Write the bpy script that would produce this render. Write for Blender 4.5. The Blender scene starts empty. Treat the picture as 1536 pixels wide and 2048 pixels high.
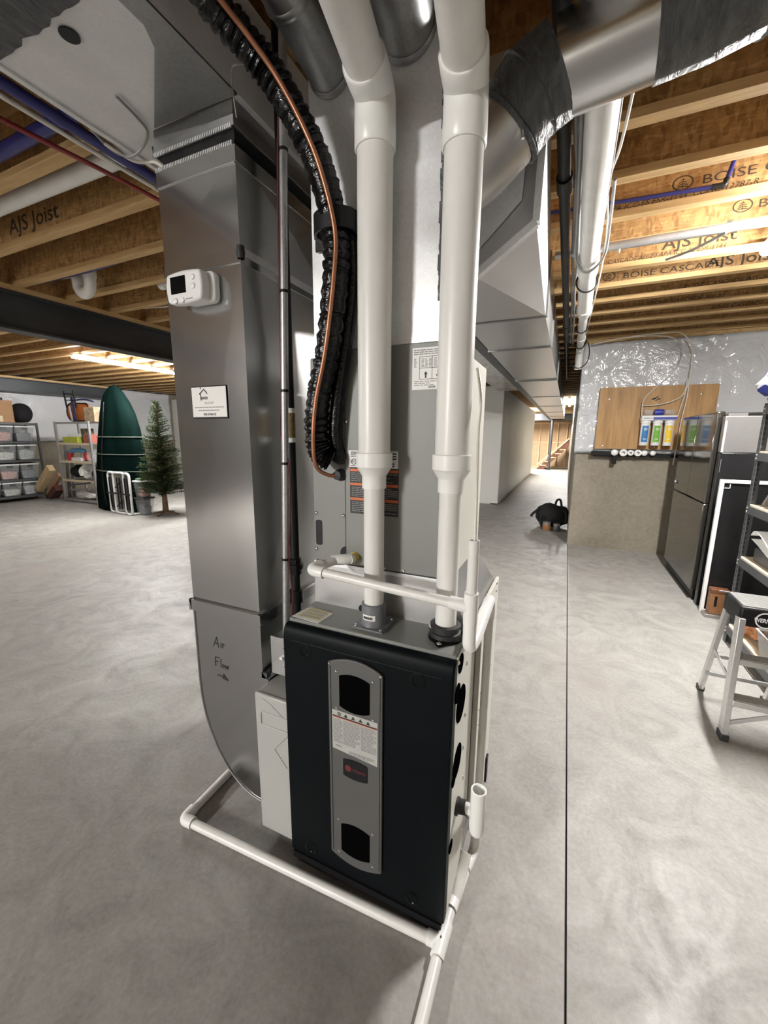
import bpy, bmesh, math, random
from mathutils import Vector, Matrix
random.seed(7)
R = math.radians
sc = bpy.context.scene
COL = sc.collection

# ------------------------------------------------------------------ camera
cam = bpy.data.cameras.new('camera')
cam.sensor_fit = 'VERTICAL'; cam.sensor_height = 36.0; cam.sensor_width = 27.0
cam.lens = 800.0 * 36.0 / 2048.0
cam.clip_start = 0.02; cam.clip_end = 100
cam_ob = bpy.data.objects.new('camera', cam); COL.objects.link(cam_ob)
YAW, PITCH, ROLL = 0.42337145, 0.18659322, -0.00763399
_f = Vector((-math.sin(YAW)*math.cos(PITCH), math.cos(YAW)*math.cos(PITCH), -math.sin(PITCH)))
_r = _f.cross(Vector((0, 0, 1))).normalized(); _d = _f.cross(_r)
_r2 = _r*math.cos(ROLL) + _d*math.sin(ROLL); _d2 = -_r*math.sin(ROLL) + _d*math.cos(ROLL)
cam_ob.matrix_world = Matrix(((_r2.x, -_d2.x, -_f.x, 0), (_r2.y, -_d2.y, -_f.y, 0), (_r2.z, -_d2.z, -_f.z, 1.5), (0, 0, 0, 1)))
sc.camera = cam_ob

# ------------------------------------------------------------------ world, exposure
w = bpy.data.worlds.new('world'); sc.world = w; w.use_nodes = True
w.node_tree.nodes['Background'].inputs[0].default_value = (0.75, 0.85, 1, 1)
w.node_tree.nodes['Background'].inputs[1].default_value = 0.02
sc.view_settings.view_transform = 'Standard'; sc.view_settings.look = 'None'
sc.view_settings.exposure = 0.45; sc.view_settings.gamma = 1.0; sc.view_settings.use_curve_mapping = False
LAMP = 120.0            # emission strength of the LED strip lights
sc.cycles.max_bounces = 8; sc.cycles.diffuse_bounces = 4; sc.cycles.glossy_bounces = 4
sc.cycles.transparent_max_bounces = 12; sc.cycles.sample_clamp_indirect = 6

# ------------------------------------------------------------------ materials
MATS = {}
def nodes(name):
    m = bpy.data.materials.new(name); m.use_nodes = True
    nt = m.node_tree; b = nt.nodes['Principled BSDF']
    return m, nt, b
def N(nt, t, **k):
    n = nt.nodes.new(t)
    for a, v in k.items():
        if a in n.inputs: n.inputs[a].default_value = v
        else: setattr(n, a, v)
    return n
def L(nt, a, b): nt.links.new(a, b)
def c4(c): return (c[0], c[1], c[2], 1)
def mix(nt, fac, a, b):
    n = nt.nodes.new('ShaderNodeMix'); n.data_type = 'RGBA'
    if hasattr(fac, 'links'): L(nt, fac, n.inputs[0])
    else: n.inputs[0].default_value = fac
    for s, x in ((6, a), (7, b)):
        if hasattr(x, 'links'): L(nt, x, n.inputs[s])
        else: n.inputs[s].default_value = c4(x)
    return n.outputs[2]
def ramp(nt, fac, stops):
    n = nt.nodes.new('ShaderNodeValToRGB'); L(nt, fac, n.inputs[0])
    e = n.color_ramp.elements
    while len(e) < len(stops): e.new(0.5)
    for i, (p, c) in enumerate(stops):
        e[i].position = p; e[i].color = c4(c) if not isinstance(c, (int, float)) else (c, c, c, 1)
    return n.outputs[0]
def coords(nt, scale=(1, 1, 1), rot=(0, 0, 0)):
    t = N(nt, 'ShaderNodeTexCoord'); m = N(nt, 'ShaderNodeMapping')
    m.inputs['Scale'].default_value = scale; m.inputs['Rotation'].default_value = rot
    L(nt, t.outputs['Object'], m.inputs[0]); return m.outputs[0]
def bump(nt, b, h, strength, dist=0.01):
    n = N(nt, 'ShaderNodeBump'); n.inputs['Strength'].default_value = strength; n.inputs['Distance'].default_value = dist
    L(nt, h, n.inputs['Height']); L(nt, n.outputs[0], b.inputs['Normal'])
def mat(name, col, rough=0.5, metal=0.0, var=0.12, scale=6.0, bmp=0.0, bscale=60.0, stretch=(1, 1, 1), spec=0.5, alpha=1.0, trans=0.0, coat=0.0):
    if name in MATS: return MATS[name]
    m, nt, b = nodes(name)
    v = coords(nt, stretch)
    n = N(nt, 'ShaderNodeTexNoise', Scale=scale, Detail=5.0, Roughness=0.6); L(nt, v, n.inputs['Vector'])
    lo = tuple(max(0, x*(1-var)) for x in col); hi = tuple(min(1, x*(1+var)) for x in col)
    L(nt, ramp(nt, n.outputs[0], [(0.3, lo), (0.7, hi)]), b.inputs['Base Color'])
    b.inputs['Roughness'].default_value = rough; b.inputs['Metallic'].default_value = metal
    b.inputs['Specular IOR Level'].default_value = spec
    if coat: b.inputs['Coat Weight'].default_value = coat
    if alpha < 1: b.inputs['Alpha'].default_value = alpha
    if trans: b.inputs['Transmission Weight'].default_value = trans
    if bmp:
        n2 = N(nt, 'ShaderNodeTexNoise', Scale=bscale, Detail=3.0); L(nt, v, n2.inputs['Vector'])
        bump(nt, b, n2.outputs[0], bmp, 0.004)
    MATS[name] = m; return m
def emit(name, col, s):
    m, nt, b = nodes(name)
    b.inputs['Base Color'].default_value = c4(col); b.inputs['Emission Color'].default_value = c4(col); b.inputs['Emission Strength'].default_value = s
    return m
def galv(name, col=(0.58, 0.60, 0.60), rough=0.3, metal=0.95, wave=0.12, spangle=0.25, cv=0.10, rv=0.2):
    m, nt, b = nodes(name); v = coords(nt)
    vo = N(nt, 'ShaderNodeTexVoronoi', Scale=160.0); L(nt, v, vo.inputs['Vector'])
    no = N(nt, 'ShaderNodeTexNoise', Scale=5.0, Detail=2.0, Roughness=0.5); L(nt, v, no.inputs['Vector'])
    c = mix(nt, spangle, ramp(nt, no.outputs[0], [(0.3, tuple(x*(1-cv) for x in col)), (0.7, tuple(min(1, x*(1+cv)) for x in col))]), vo.outputs['Color'])
    hsv = N(nt, 'ShaderNodeHueSaturation', Saturation=0.12, Value=1.0); L(nt, c, hsv.inputs['Color'])
    L(nt, hsv.outputs[0], b.inputs['Base Color'])
    b.inputs['Metallic'].default_value = metal
    L(nt, ramp(nt, no.outputs[0], [(0.3, rough*(1-rv)), (0.7, rough*(1+rv))]), b.inputs['Roughness'])
    wv = N(nt, 'ShaderNodeTexNoise', Scale=3.0, Detail=1.5); L(nt, v, wv.inputs['Vector'])
    bump(nt, b, wv.outputs[0], wave, 0.03)
    return m
M = {}
M['galv'] = galv('galvanized_steel', (0.60, 0.62, 0.62), 0.28, 0.95, 0.05, 0.02, 0.03)
M['galv_drop'] = galv('galvanized_smooth', (0.49, 0.53, 0.525), 0.19, 0.97, 0.03, 0.0, 0.02, 0.0)
M['galv_bright'] = galv('galvanized_spangled', (0.70, 0.745, 0.79), 0.38, 0.45, 0.12, 0.08)
M['galv_dull'] = galv('galvanized_dull', (0.70, 0.70, 0.66), 0.6, 0.1, 0.1, 0.05)
M['galv_dark'] = galv('galvanized_dark', (0.26, 0.27, 0.28), 0.4, 0.9, 0.2, 0.06)
M['transition'] = galv('galvanized_transition', (0.50, 0.52, 0.52), 0.42, 0.8, 0.02, 0.02, 0.02, 0.05)
M['trunk'] = galv('galvanized_trunk', (0.56, 0.57, 0.55), 0.33, 0.9, 0.05, 0.0, 0.02, 0.0)
def tape_mat():
    m, nt, b = nodes('wrinkled_duct_tape'); v = coords(nt, (14, 5, 5))
    n = N(nt, 'ShaderNodeTexNoise', Scale=2.2, Detail=5.0, Roughness=0.65, Distortion=1.6); L(nt, v, n.inputs['Vector'])
    L(nt, ramp(nt, n.outputs[0], [(0.3, (0.055, 0.057, 0.06)), (0.7, (0.13, 0.135, 0.14))]), b.inputs['Base Color'])
    b.inputs['Roughness'].default_value = 0.42; b.inputs['Metallic'].default_value = 0.3; bump(nt, b, n.outputs[0], 0.9, 0.02); return m
M['foil_tape'] = tape_mat()
M['galv_reflect_beige'] = galv('galvanized_collar', (0.44, 0.42, 0.36), 0.35, 0.7, 0.05, 0.02, 0.05)  # plain galvanized collar with a beige reflection put into its base colour
M['furnace_grey'] = mat('furnace_grey_paint', (0.20, 0.205, 0.19), 0.45, 0, 0.04, 2)
M['cabinet_lit'] = mat('cabinet_side_lit', (0.62, 0.61, 0.55), 0.42, 0, 0.04, 2)  # paler copy of the grey cabinet paint, lamp light put into the colour
M['black_door'] = mat('black_door_paint', (0.003, 0.0045, 0.0055), 0.45, 0, 0.15, 3, 0.05, 200, (1, 1, 1), 0.07)
M['black'] = mat('black_plastic', (0.008, 0.008, 0.009), 0.45, 0, 0.1, 6, 0, 60, (1, 1, 1), 0.25)
M['black_gloss'] = mat('black_gloss', (0.003, 0.003, 0.003), 0.25, 0, 0.1, 6, 0, 60, (1, 1, 1), 0.12)
M['hole'] = mat('dark_opening', (0.002, 0.002, 0.002), 0.95, 0, 0.0, 6, 0, 60, (1, 1, 1), 0.0)
M['badge_red'] = mat('badge_red', (0.11, 0.012, 0.016), 0.6, 0, 0.0)
M['label_shaded'] = mat('label_white_shaded', (0.40, 0.40, 0.375), 0.55, 0, 0.02)  # white label paper, its colour darkened for the dim light on the door
M['rubber'] = mat('black_rubber', (0.02, 0.02, 0.02), 0.6)
M['trim_grey'] = mat('trim_plate_grey', (0.095, 0.095, 0.092), 0.5, 0.2, 0.04)
M['pvc'] = mat('white_pvc_pipe', (0.73, 0.72, 0.69), 0.36, 0, 0.06, 5, 0, 60, (3, 3, 0.6))
M['pvc_fit'] = mat('white_pvc_fitting', (0.80, 0.80, 0.77), 0.32, 0, 0.03)
M['pvc_grey'] = mat('grey_pvc', (0.15, 0.155, 0.165), 0.45)
M['conduit'] = galv('grey_conduit', (0.42, 0.42, 0.43), 0.38, 0.7, 0.02, 0.1)
M['iron'] = mat('black_iron_pipe', (0.009, 0.009, 0.009), 0.45, 0.1, 0.3, 30, 0, 60, (1, 1, 1), 0.25)
M['copper'] = mat('copper_tube', (0.36, 0.155, 0.085), 0.35, 0.6, 0.15, 20)
M['insul'] = mat('black_wrap', (0.003, 0.003, 0.0035), 0.16, 0, 0.3, 30, 0.7, 80, (1, 1, 1.6), 0.35)
M['white'] = mat('white_plastic', (0.80, 0.80, 0.79), 0.35, 0, 0.02)
M['paper'] = mat('label_white', (0.78, 0.78, 0.75), 0.5, 0, 0.02)
M['ink'] = mat('black_ink', (0.02, 0.02, 0.02), 0.6, 0, 0.0)
M['ink_grey'] = mat('grey_ink', (0.25, 0.25, 0.25), 0.6, 0, 0.0)
M['ink_wood'] = mat('stamp_ink', (0.045, 0.028, 0.015), 0.8, 0, 0.3, 40)
M['ink_red'] = mat('red_ink', (0.35, 0.04, 0.03), 0.6, 0, 0.1)
M['orange'] = mat('orange_print', (0.60, 0.13, 0.03), 0.5, 0, 0.03)
M['yellow_print'] = mat('yellow_print', (0.62, 0.50, 0.10), 0.5, 0, 0.03)
M['cream'] = mat('cream_enamel', (0.40, 0.40, 0.38), 0.35, 0, 0.03)
M['screw'] = mat('zinc_screw', (0.72, 0.72, 0.70), 0.25, 1.0, 0.05)
M['steel_beam'] = mat('black_primer_steel', (0.050, 0.055, 0.062), 0.42, 0.2, 0.35, 4, 0.15, 30, (1, 0.3, 1))
M['blue_pex'] = mat('blue_pex', (0.022, 0.024, 0.15), 0.4, 0, 0.1)
M['red_pex'] = mat('red_pex', (0.22, 0.02, 0.02), 0.4, 0, 0.1)
M['white_pex'] = mat('white_tubing', (0.66, 0.63, 0.56), 0.4, 0, 0.05)
M['cable_grey'] = mat('grey_cable', (0.26, 0.26, 0.26), 0.45, 0, 0.1)
M['alu'] = mat('aluminium', (0.66, 0.66, 0.65), 0.38, 0.85, 0.08, 20, 0, 60, (1, 1, 4))
M['shelf_steel'] = mat('grey_shelf_steel', (0.085, 0.09, 0.095), 0.45, 0.3, 0.1)
M['mdf'] = mat('particle_board', (0.66, 0.56, 0.38), 0.7, 0, 0.1, 60)
M['cardboard'] = mat('cardboard', (0.36, 0.21, 0.11), 0.8, 0, 0.08, 12)
M['brownbox'] = mat('brown_box', (0.24, 0.11, 0.045), 0.6, 0, 0.1, 12)
M['bin'] = mat('clear_bin_plastic', (0.62, 0.65, 0.67), 0.2, 0, 0.1, 8, 0, 60, (1, 1, 1), 0.5, 0.26)
M['lid'] = mat('bin_lid', (0.70, 0.72, 0.74), 0.35, 0, 0.05)
M['cover_green'] = mat('dark_green_cover', (0.0014, 0.0060, 0.0050), 0.75, 0, 0.3, 5, 0.6, 14, (1, 1, 0.4), 0.02)
M['cover_stripe'] = mat('pale_piping', (0.07, 0.09, 0.075), 0.7)
M['needle'] = mat('pine_needles', (0.034, 0.056, 0.018), 0.65, 0, 0.6, 9, 0, 60, (1, 1, 1), 0.2)
M['bark'] = mat('trunk_brown', (0.14, 0.085, 0.045), 0.8, 0, 0.3, 20, 0.5, 30)
M['white_tube'] = mat('white_tube_frame', (0.72, 0.73, 0.73), 0.35, 0, 0.03)
M['drywall'] = mat('white_panel', (0.72, 0.72, 0.68), 0.45, 0, 0.03, 1.5)
M['foundation'] = None
M['fridge'] = mat('black_stainless', (0.20, 0.19, 0.17), 0.10, 0.9, 0.05, 2)
M['fridge_side'] = mat('fridge_side_black', (0.015, 0.015, 0.016), 0.25, 0.1, 0.1)
M['silver'] = mat('silver_panel', (0.36, 0.35, 0.34), 0.3, 0.7, 0.08, 3)
M['fabric_black'] = mat('black_fabric', (0.006, 0.006, 0.007), 0.85, 0, 0.3, 20, 0.3, 60)
M['wood_stud'] = mat('pale_stud_wood', (0.66, 0.52, 0.30), 0.7, 0, 0.12, 6, 0, 60, (6, 6, 0.6))
M['wood_tan'] = mat('tan_sheathing', (0.48, 0.33, 0.20), 0.8, 0, 0.06, 3)
M['stair_dark'] = mat('dark_stair_wood', (0.12, 0.045, 0.022), 0.6, 0, 0.3, 6)

def wcoords(nt, scale, rot):
    g = N(nt, 'ShaderNodeNewGeometry'); m = N(nt, 'ShaderNodeMapping'); m.inputs['Scale'].default_value = scale; m.inputs['Rotation'].default_value = rot
    L(nt, g.outputs['Position'], m.inputs[0]); return m.outputs[0]
def wood_mat(name, a, b_, scale=(1, 14, 14), sc_=2.5, rough=0.7):
    m, nt, b = nodes(name); v = wcoords(nt, scale, (0, 0, 0))
    n = N(nt, 'ShaderNodeTexNoise', Scale=sc_, Detail=6.0, Roughness=0.6, Distortion=0.6); L(nt, v, n.inputs['Vector'])
    L(nt, ramp(nt, n.outputs[0], [(0.3, a), (0.7, b_)]), b.inputs['Base Color']); b.inputs['Roughness'].default_value = rough
    bump(nt, b, n.outputs[0], 0.12, 0.004); return m
M['lvl'] = wood_mat('flange_lumber', (0.40, 0.245, 0.10), (0.60, 0.41, 0.19), (0.8, 10, 10))
M['plate_wood'] = wood_mat('plate_lumber', (0.44, 0.28, 0.12), (0.62, 0.44, 0.22), (10, 0.8, 10))
M['plywood'] = wood_mat('plywood_board', (0.30, 0.16, 0.055), (0.50, 0.295, 0.115), (5, 5, 0.7), 2.6, 0.55)
M['plank'] = wood_mat('pale_plank', (0.45, 0.33, 0.17), (0.66, 0.52, 0.31), (4, 4, 4))
def osb():
    m, nt, b = nodes('osb_web')
    cs = []
    for i, (s, r) in enumerate((((16, 9, 85), (0, 0.45, 0.1)), ((15, 9, 80), (0, -0.8, 0.2)), ((60, 9, 22), (0, 0.2, 0.1)))):
        v = wcoords(nt, s, r); vo = N(nt, 'ShaderNodeTexVoronoi', Scale=1.0); L(nt, v, vo.inputs['Vector'])
        sep = N(nt, 'ShaderNodeSeparateColor'); L(nt, vo.outputs['Color'], sep.inputs[0]); cs.append(sep.outputs[0])
    a = N(nt, 'ShaderNodeMath', operation='MULTIPLY'); L(nt, cs[0], a.inputs[0]); L(nt, cs[1], a.inputs[1])
    d = N(nt, 'ShaderNodeMath', operation='ADD'); L(nt, a.outputs[0], d.inputs[0]); L(nt, cs[2], d.inputs[1])
    e = N(nt, 'ShaderNodeMath', operation='MULTIPLY'); e.inputs[1].default_value = 0.55; L(nt, d.outputs[0], e.inputs[0])
    L(nt, ramp(nt, e.outputs[0], [(0.05, (0.22, 0.115, 0.04)), (0.3, (0.33, 0.185, 0.068)), (0.6, (0.40, 0.235, 0.09)), (0.95, (0.52, 0.325, 0.14))]), b.inputs['Base Color'])
    b.inputs['Roughness'].default_value = 0.7; bump(nt, b, e.outputs[0], 0.25, 0.003)
    return m
M['osb'] = osb()
def floor_mat():
    m, nt, b = nodes('trowelled_concrete'); v = coords(nt)
    n1 = N(nt, 'ShaderNodeTexNoise', Scale=0.9, Detail=8.0, Roughness=0.62, Distortion=0.8); L(nt, v, n1.inputs['Vector'])
    n2 = N(nt, 'ShaderNodeTexNoise', Scale=3.4, Detail=8.0, Roughness=0.68, Distortion=1.8); L(nt, v, n2.inputs['Vector'])
    n3 = N(nt, 'ShaderNodeTexNoise', Scale=60.0, Detail=4.0, Roughness=0.7); L(nt, v, n3.inputs['Vector'])
    base = ramp(nt, n1.outputs[0], [(0.28, (0.233, 0.223, 0.202)), (0.5, (0.268, 0.258, 0.236)), (0.72, (0.304, 0.293, 0.271))])
    c = mix(nt, 0.36, base, ramp(nt, n2.outputs[0], [(0.36, (0.132, 0.123, 0.11)), (0.5, (0.273, 0.262, 0.239)), (0.66, (0.387, 0.378, 0.352))]))
    c = mix(nt, 0.12, c, ramp(nt, n3.outputs[0], [(0.35, 0.12), (0.65, 0.6)]))
    n4 = N(nt, 'ShaderNodeTexNoise', Scale=1.1, Detail=3.0); L(nt, coords(nt, (1, 1, 1), (0, 0, 1)), n4.inputs['Vector'])
    c = mix(nt, ramp(nt, n4.outputs[0], [(0.5, 0.0), (0.75, 0.35)]), c, (0.29, 0.24, 0.23))
    L(nt, c, b.inputs['Base Color'])
    L(nt, ramp(nt, n2.outputs[0], [(0.3, 0.62), (0.7, 0.42)]), b.inputs['Roughness'])
    bump(nt, b, n2.outputs[0], 0.10, 0.01); return m
M['floor'] = floor_mat()
def conc_wall():
    m, nt, b = nodes('poured_concrete_wall'); v = coords(nt)
    n1 = N(nt, 'ShaderNodeTexNoise', Scale=2.0, Detail=8.0, Roughness=0.65); L(nt, v, n1.inputs['Vector'])
    n2 = N(nt, 'ShaderNodeTexNoise', Scale=22.0, Detail=5.0); L(nt, v, n2.inputs['Vector'])
    vo = N(nt, 'ShaderNodeTexVoronoi', Scale=9.0); L(nt, v, vo.inputs['Vector'])
    c = ramp(nt, n1.outputs[0], [(0.3, (0.20, 0.172, 0.125)), (0.7, (0.31, 0.275, 0.215))])
    c = mix(nt, 0.2, c, ramp(nt, n2.outputs[0], [(0.3, (0.18, 0.15, 0.11)), (0.7, (0.44, 0.41, 0.34))]))
    c = mix(nt, ramp(nt, vo.outputs['Distance'], [(0.03, 0.5), (0.07, 0.0)]), c, (0.12, 0.10, 0.075))
    L(nt, c, b.inputs['Base Color']); b.inputs['Roughness'].default_value = 0.75
    bump(nt, b, n2.outputs[0], 0.15, 0.005); return m
M['foundation'] = conc_wall()
def sheet_mat():
    m, nt, b = nodes('white_poly_sheet'); v = coords(nt, (1, 1, 1))
    n1 = N(nt, 'ShaderNodeTexNoise', Scale=2.6, Detail=3.0, Distortion=3.0); L(nt, v, n1.inputs['Vector'])
    rg = N(nt, 'ShaderNodeMath', operation='ABSOLUTE'); sb = N(nt, 'ShaderNodeMath', operation='SUBTRACT'); sb.inputs[1].default_value = 0.5; L(nt, n1.outputs[0], sb.inputs[0]); L(nt, sb.outputs[0], rg.inputs[0])
    b.inputs['Base Color'].default_value = (0.60, 0.61, 0.63, 1); b.inputs['Roughness'].default_value = 0.16
    b.inputs['Specular IOR Level'].default_value = 0.7
    bump(nt, b, rg.outputs[0], 0.5, 0.05); return m
M['sheet'] = sheet_mat()

# ------------------------------------------------------------------ mesh helpers
ORG = {}
def smooth(me, ang=40):
    for p in me.polygons: p.use_smooth = True
    me.set_sharp_from_angle(angle=R(ang))
class MB:
    def __init__(s): s.v = []; s.f = []
    def add(s, vs, fs):
        o = len(s.v); s.v += [Vector(v) for v in vs]; s.f += [tuple(i+o for i in f) for f in fs]; return s
    def poly(s, pts): return s.add(pts, [tuple(range(len(pts)))])
    def box(s, x0, x1, y0, y1, z0, z1):
        return s.add([(x0,y0,z0),(x1,y0,z0),(x1,y1,z0),(x0,y1,z0),(x0,y0,z1),(x1,y0,z1),(x1,y1,z1),(x0,y1,z1)],
                     [(0,3,2,1),(4,5,6,7),(0,1,5,4),(1,2,6,5),(2,3,7,6),(3,0,4,7)])
    def hexa(s, p): return s.add(p, [(0,3,2,1),(4,5,6,7),(0,1,5,4),(1,2,6,5),(2,3,7,6),(3,0,4,7)])
    def bar(s, a, b, wd, ht, up=(0, 0, 1)):     # rectangular bar from a to b
        a = Vector(a); b = Vector(b); d = (b-a).normalized(); u = Vector(up)
        if abs(d.dot(u)) > 0.98: u = Vector((0, 1, 0))
        sx = d.cross(u).normalized()*wd/2; sy = sx.cross(d).normalized()*ht/2
        return s.hexa([a-sx-sy, a+sx-sy, a+sx+sy, a-sx+sy, b-sx-sy, b+sx-sy, b+sx+sy, b-sx+sy])
    def prism(s, poly, vec):
        n = len(poly); vec = Vector(vec); p = [Vector(q) for q in poly]
        return s.add(p+[q+vec for q in p], [tuple(range(n-1, -1, -1)), tuple(range(n, 2*n))]+[(i, (i+1) % n, n+(i+1) % n, n+i) for i in range(n)])
    def tube(s, path, r, n=12, caps=True):
        P = [Vector(p) for p in path]; m = len(P); rr = r if isinstance(r, (list, tuple)) else [r]*m
        vs = []; t0 = (P[1]-P[0]).normalized(); up = Vector((0, 0, 1)) if abs(t0.z) < 0.9 else Vector((0, 1, 0))
        u = t0.cross(up).normalized()
        for i in range(m):
            t = ((P[min(i+1, m-1)]-P[i]).normalized() + (P[i]-P[max(i-1, 0)]).normalized())
            t = t.normalized() if t.length > 1e-9 else t0
            u = (u - t*u.dot(t)).normalized(); v = t.cross(u)
            for k in range(n):
                a = 2*math.pi*k/n; vs.append(P[i] + (u*math.cos(a)+v*math.sin(a))*rr[i])
        fs = [(i*n+k, i*n+(k+1) % n, (i+1)*n+(k+1) % n, (i+1)*n+k) for i in range(m-1) for k in range(n)]
        if caps: fs += [tuple(range(n-1, -1, -1)), tuple((m-1)*n+k for k in range(n))]
        return s.add(vs, fs)
    def cyl(s, a, b, r, n=20, r2=None): return s.tube([a, b], [r, r if r2 is None else r2], n)
    def lathe(s, prof, c, n=28, axis=(0, 0, 1)):    # prof: (radius, along axis)
        ax = Vector(axis).normalized(); u = ax.cross(Vector((0, 1, 0)) if abs(ax.y) < 0.9 else Vector((1, 0, 0))).normalized(); v = ax.cross(u); c = Vector(c)
        vs = [c+ax*z+(u*math.cos(2*math.pi*k/n)+v*math.sin(2*math.pi*k/n))*max(r, 1e-5) for r, z in prof for k in range(n)]
        m = len(prof)
        return s.add(vs, [(i*n+k, i*n+(k+1) % n, (i+1)*n+(k+1) % n, (i+1)*n+k) for i in range(m-1) for k in range(n)])
    def build(s, name, m, parent=None, sm=40, bev=0, origin=None, label=None, kind=None, segs=2):
        off = Vector(origin) if origin else (ORG[parent] if parent else Vector((0, 0, 0)))
        me = bpy.data.meshes.new(name); me.from_pydata([v-off for v in s.v], [], s.f)
        bm = bmesh.new(); bm.from_mesh(me); bmesh.ops.remove_doubles(bm, verts=bm.verts, dist=1e-6)
        bmesh.ops.recalc_face_normals(bm, faces=bm.faces); bm.to_mesh(me); bm.free()
        me.materials.append(m)
        if sm: smooth(me, sm)
        o = bpy.data.objects.new(name, me); COL.objects.link(o)
        if parent: o.parent = parent
        else: o.location = off
        ORG[o] = off
        if bev:
            md = o.modifiers.new('bevel', 'BEVEL'); md.width = bev; md.segments = segs; md.limit_method = 'ANGLE'; md.angle_limit = R(35)
        if label: o['label'] = label
        if kind: o['kind'] = kind
        return o
def thing(name, label, cat, loc=(0, 0, 0), group=None):
    o = bpy.data.objects.new(name, None); COL.objects.link(o); o.location = loc; o.empty_display_size = 0.05
    o['label'] = label; o['category'] = cat
    if group: o['group'] = group
    ORG[o] = Vector(loc); return o
def tag(o, label, cat, group=None):
    o['label'] = label; o['category'] = cat
    if group: o['group'] = group
    return o
def struct(o): o['kind'] = 'structure'; return o
def copy_tree(o, dv, parent=None):
    c = o.copy(); COL.objects.link(c)
    if parent: c.parent = parent
    else: c.location = Vector(o.location)+Vector(dv)
    ORG[c] = ORG[o]+Vector(dv)
    for ch in [q for q in o.children]: copy_tree(ch, dv, c)
    return c
def box(name, m, dims, parent=None, bev=0.0, **k): return MB().box(*dims).build(name, m, parent, bev=bev, **k)
def arc(c, u, v, r, a0, a1, n=8):
    c = Vector(c); u = Vector(u); v = Vector(v)
    return [c+(u*math.cos(R(a0+(a1-a0)*i/n))+v*math.sin(R(a0+(a1-a0)*i/n)))*r for i in range(n+1)]
def bend(pts, rad, n=6):          # polyline with rounded corners
    P = [Vector(p) for p in pts]; out = [P[0]]
    for i in range(1, len(P)-1):
        a, b, c = P[i-1], P[i], P[i+1]; d1 = (a-b).normalized(); d2 = (c-b).normalized()
        rr = min(rad, (a-b).length*0.49, (c-b).length*0.49); s, e = b+d1*rr, b+d2*rr
        for k in range(n+1):
            t = k/n; out.append(s*(1-t)**2+b*2*t*(1-t)+e*t*t)
    out.append(P[-1]); return out
def spline(pts, n=8):
    P = [Vector(p) for p in pts]; out = []
    for i in range(len(P)-1):
        p0, p1, p2, p3 = P[max(i-1, 0)], P[i], P[i+1], P[min(i+2, len(P)-1)]
        for k in range(n):
            t = k/n; out.append(0.5*((2*p1)+(p2-p0)*t+(2*p0-5*p1+4*p2-p3)*t*t+(3*p1-p0-3*p2+p3)*t**3))
    out.append(P[-1]); return out
def text(s, size, at, m, parent, name='lettering', u=(1, 0, 0), v=(0, 0, 1), align='LEFT', shear=0.0, sx=1.0, bold=0.0):
    cu = bpy.data.curves.new('lettering', 'FONT'); cu.body = s; cu.size = size; cu.align_x = align; cu.shear = shear
    cu.offset = bold; cu.resolution_u = 3
    tmp = bpy.data.objects.new('tmp_lettering', cu); COL.objects.link(tmp); bpy.context.view_layer.update()
    me = bpy.data.meshes.new_from_object(tmp.evaluated_get(bpy.context.evaluated_depsgraph_get()))
    bpy.data.objects.remove(tmp); u = Vector(u); v = Vector(v); at = Vector(at)
    off = ORG[parent] if parent else Vector((0, 0, 0))
    for q in me.vertices: q.co = at+u*q.co.x*sx+v*q.co.y - off
    me.materials.clear(); me.materials.append(m); me.name = name
    o = bpy.data.objects.new(name, me); COL.objects.link(o)
    if parent: o.parent = parent
    ORG[o] = off; return o
def strokes(lines, at, sz, wd, m, parent, name='handwriting', u=(1, 0, 0), v=(0, 0, 1), nrm=(0, -1, 0)):
    b = MB(); u = Vector(u); v = Vector(v); nn = Vector(nrm); at = Vector(at)
    for ln in lines:
        P = [at+u*x*sz+v*y*sz for x, y in ln]
        for p, q in zip(P, P[1:]):
            d = (q-p)
            if d.length < 1e-7: continue
            d.normalize(); sd = d.cross(nn).normalized()*wd/2; e = d*wd*0.3
            b.prism([p-e-sd, q+e-sd, q+e+sd, p-e+sd], nn*0.0004)
    return b.build(name, m, parent, sm=0)
def rows(mb, x0, x1, z0, z1, y, n, fill=0.5, seed=1, th=0.0004):   # illegible lines of fine print on a plane facing -Y
    rnd = random.Random(seed); h = (z1-z0)/n
    for i in range(n):
        z = z1-(i+0.75)*h; x = x0; end = x1 if rnd.random() < 0.75 else x0+(x1-x0)*rnd.uniform(0.5, 0.95)
        while x < end-0.001:
            wd = min(rnd.uniform(0.006, 0.02), end-x); mb.box(x, x+wd, y-th, y, z, z+h*fill); x += wd+0.0022
    return mb
def screw(p, parent, ax=(0, -1, 0), r=0.005, name='screw'):
    return MB().lathe([(0, 0.004), (r*0.6, 0.0038), (r, 0.002), (r*1.3, 0.001), (r*1.35, 0)], p, 10, ax).build(name, M['screw'], parent)

# ================================================================== SETTING
# floor: two slabs with a saw-cut joint between them
fl = struct(MB().box(-13, 0.117, -13, 24, -0.15, 0).box(0.124, 7, -13, 24, -0.15, 0).build('floor', M['floor'], sm=0))
MB().box(0.117, 0.124, -13, 24, -0.15, -0.012).build('control_joint', M['ink'], fl, label='dark saw-cut joint in the concrete')

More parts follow.
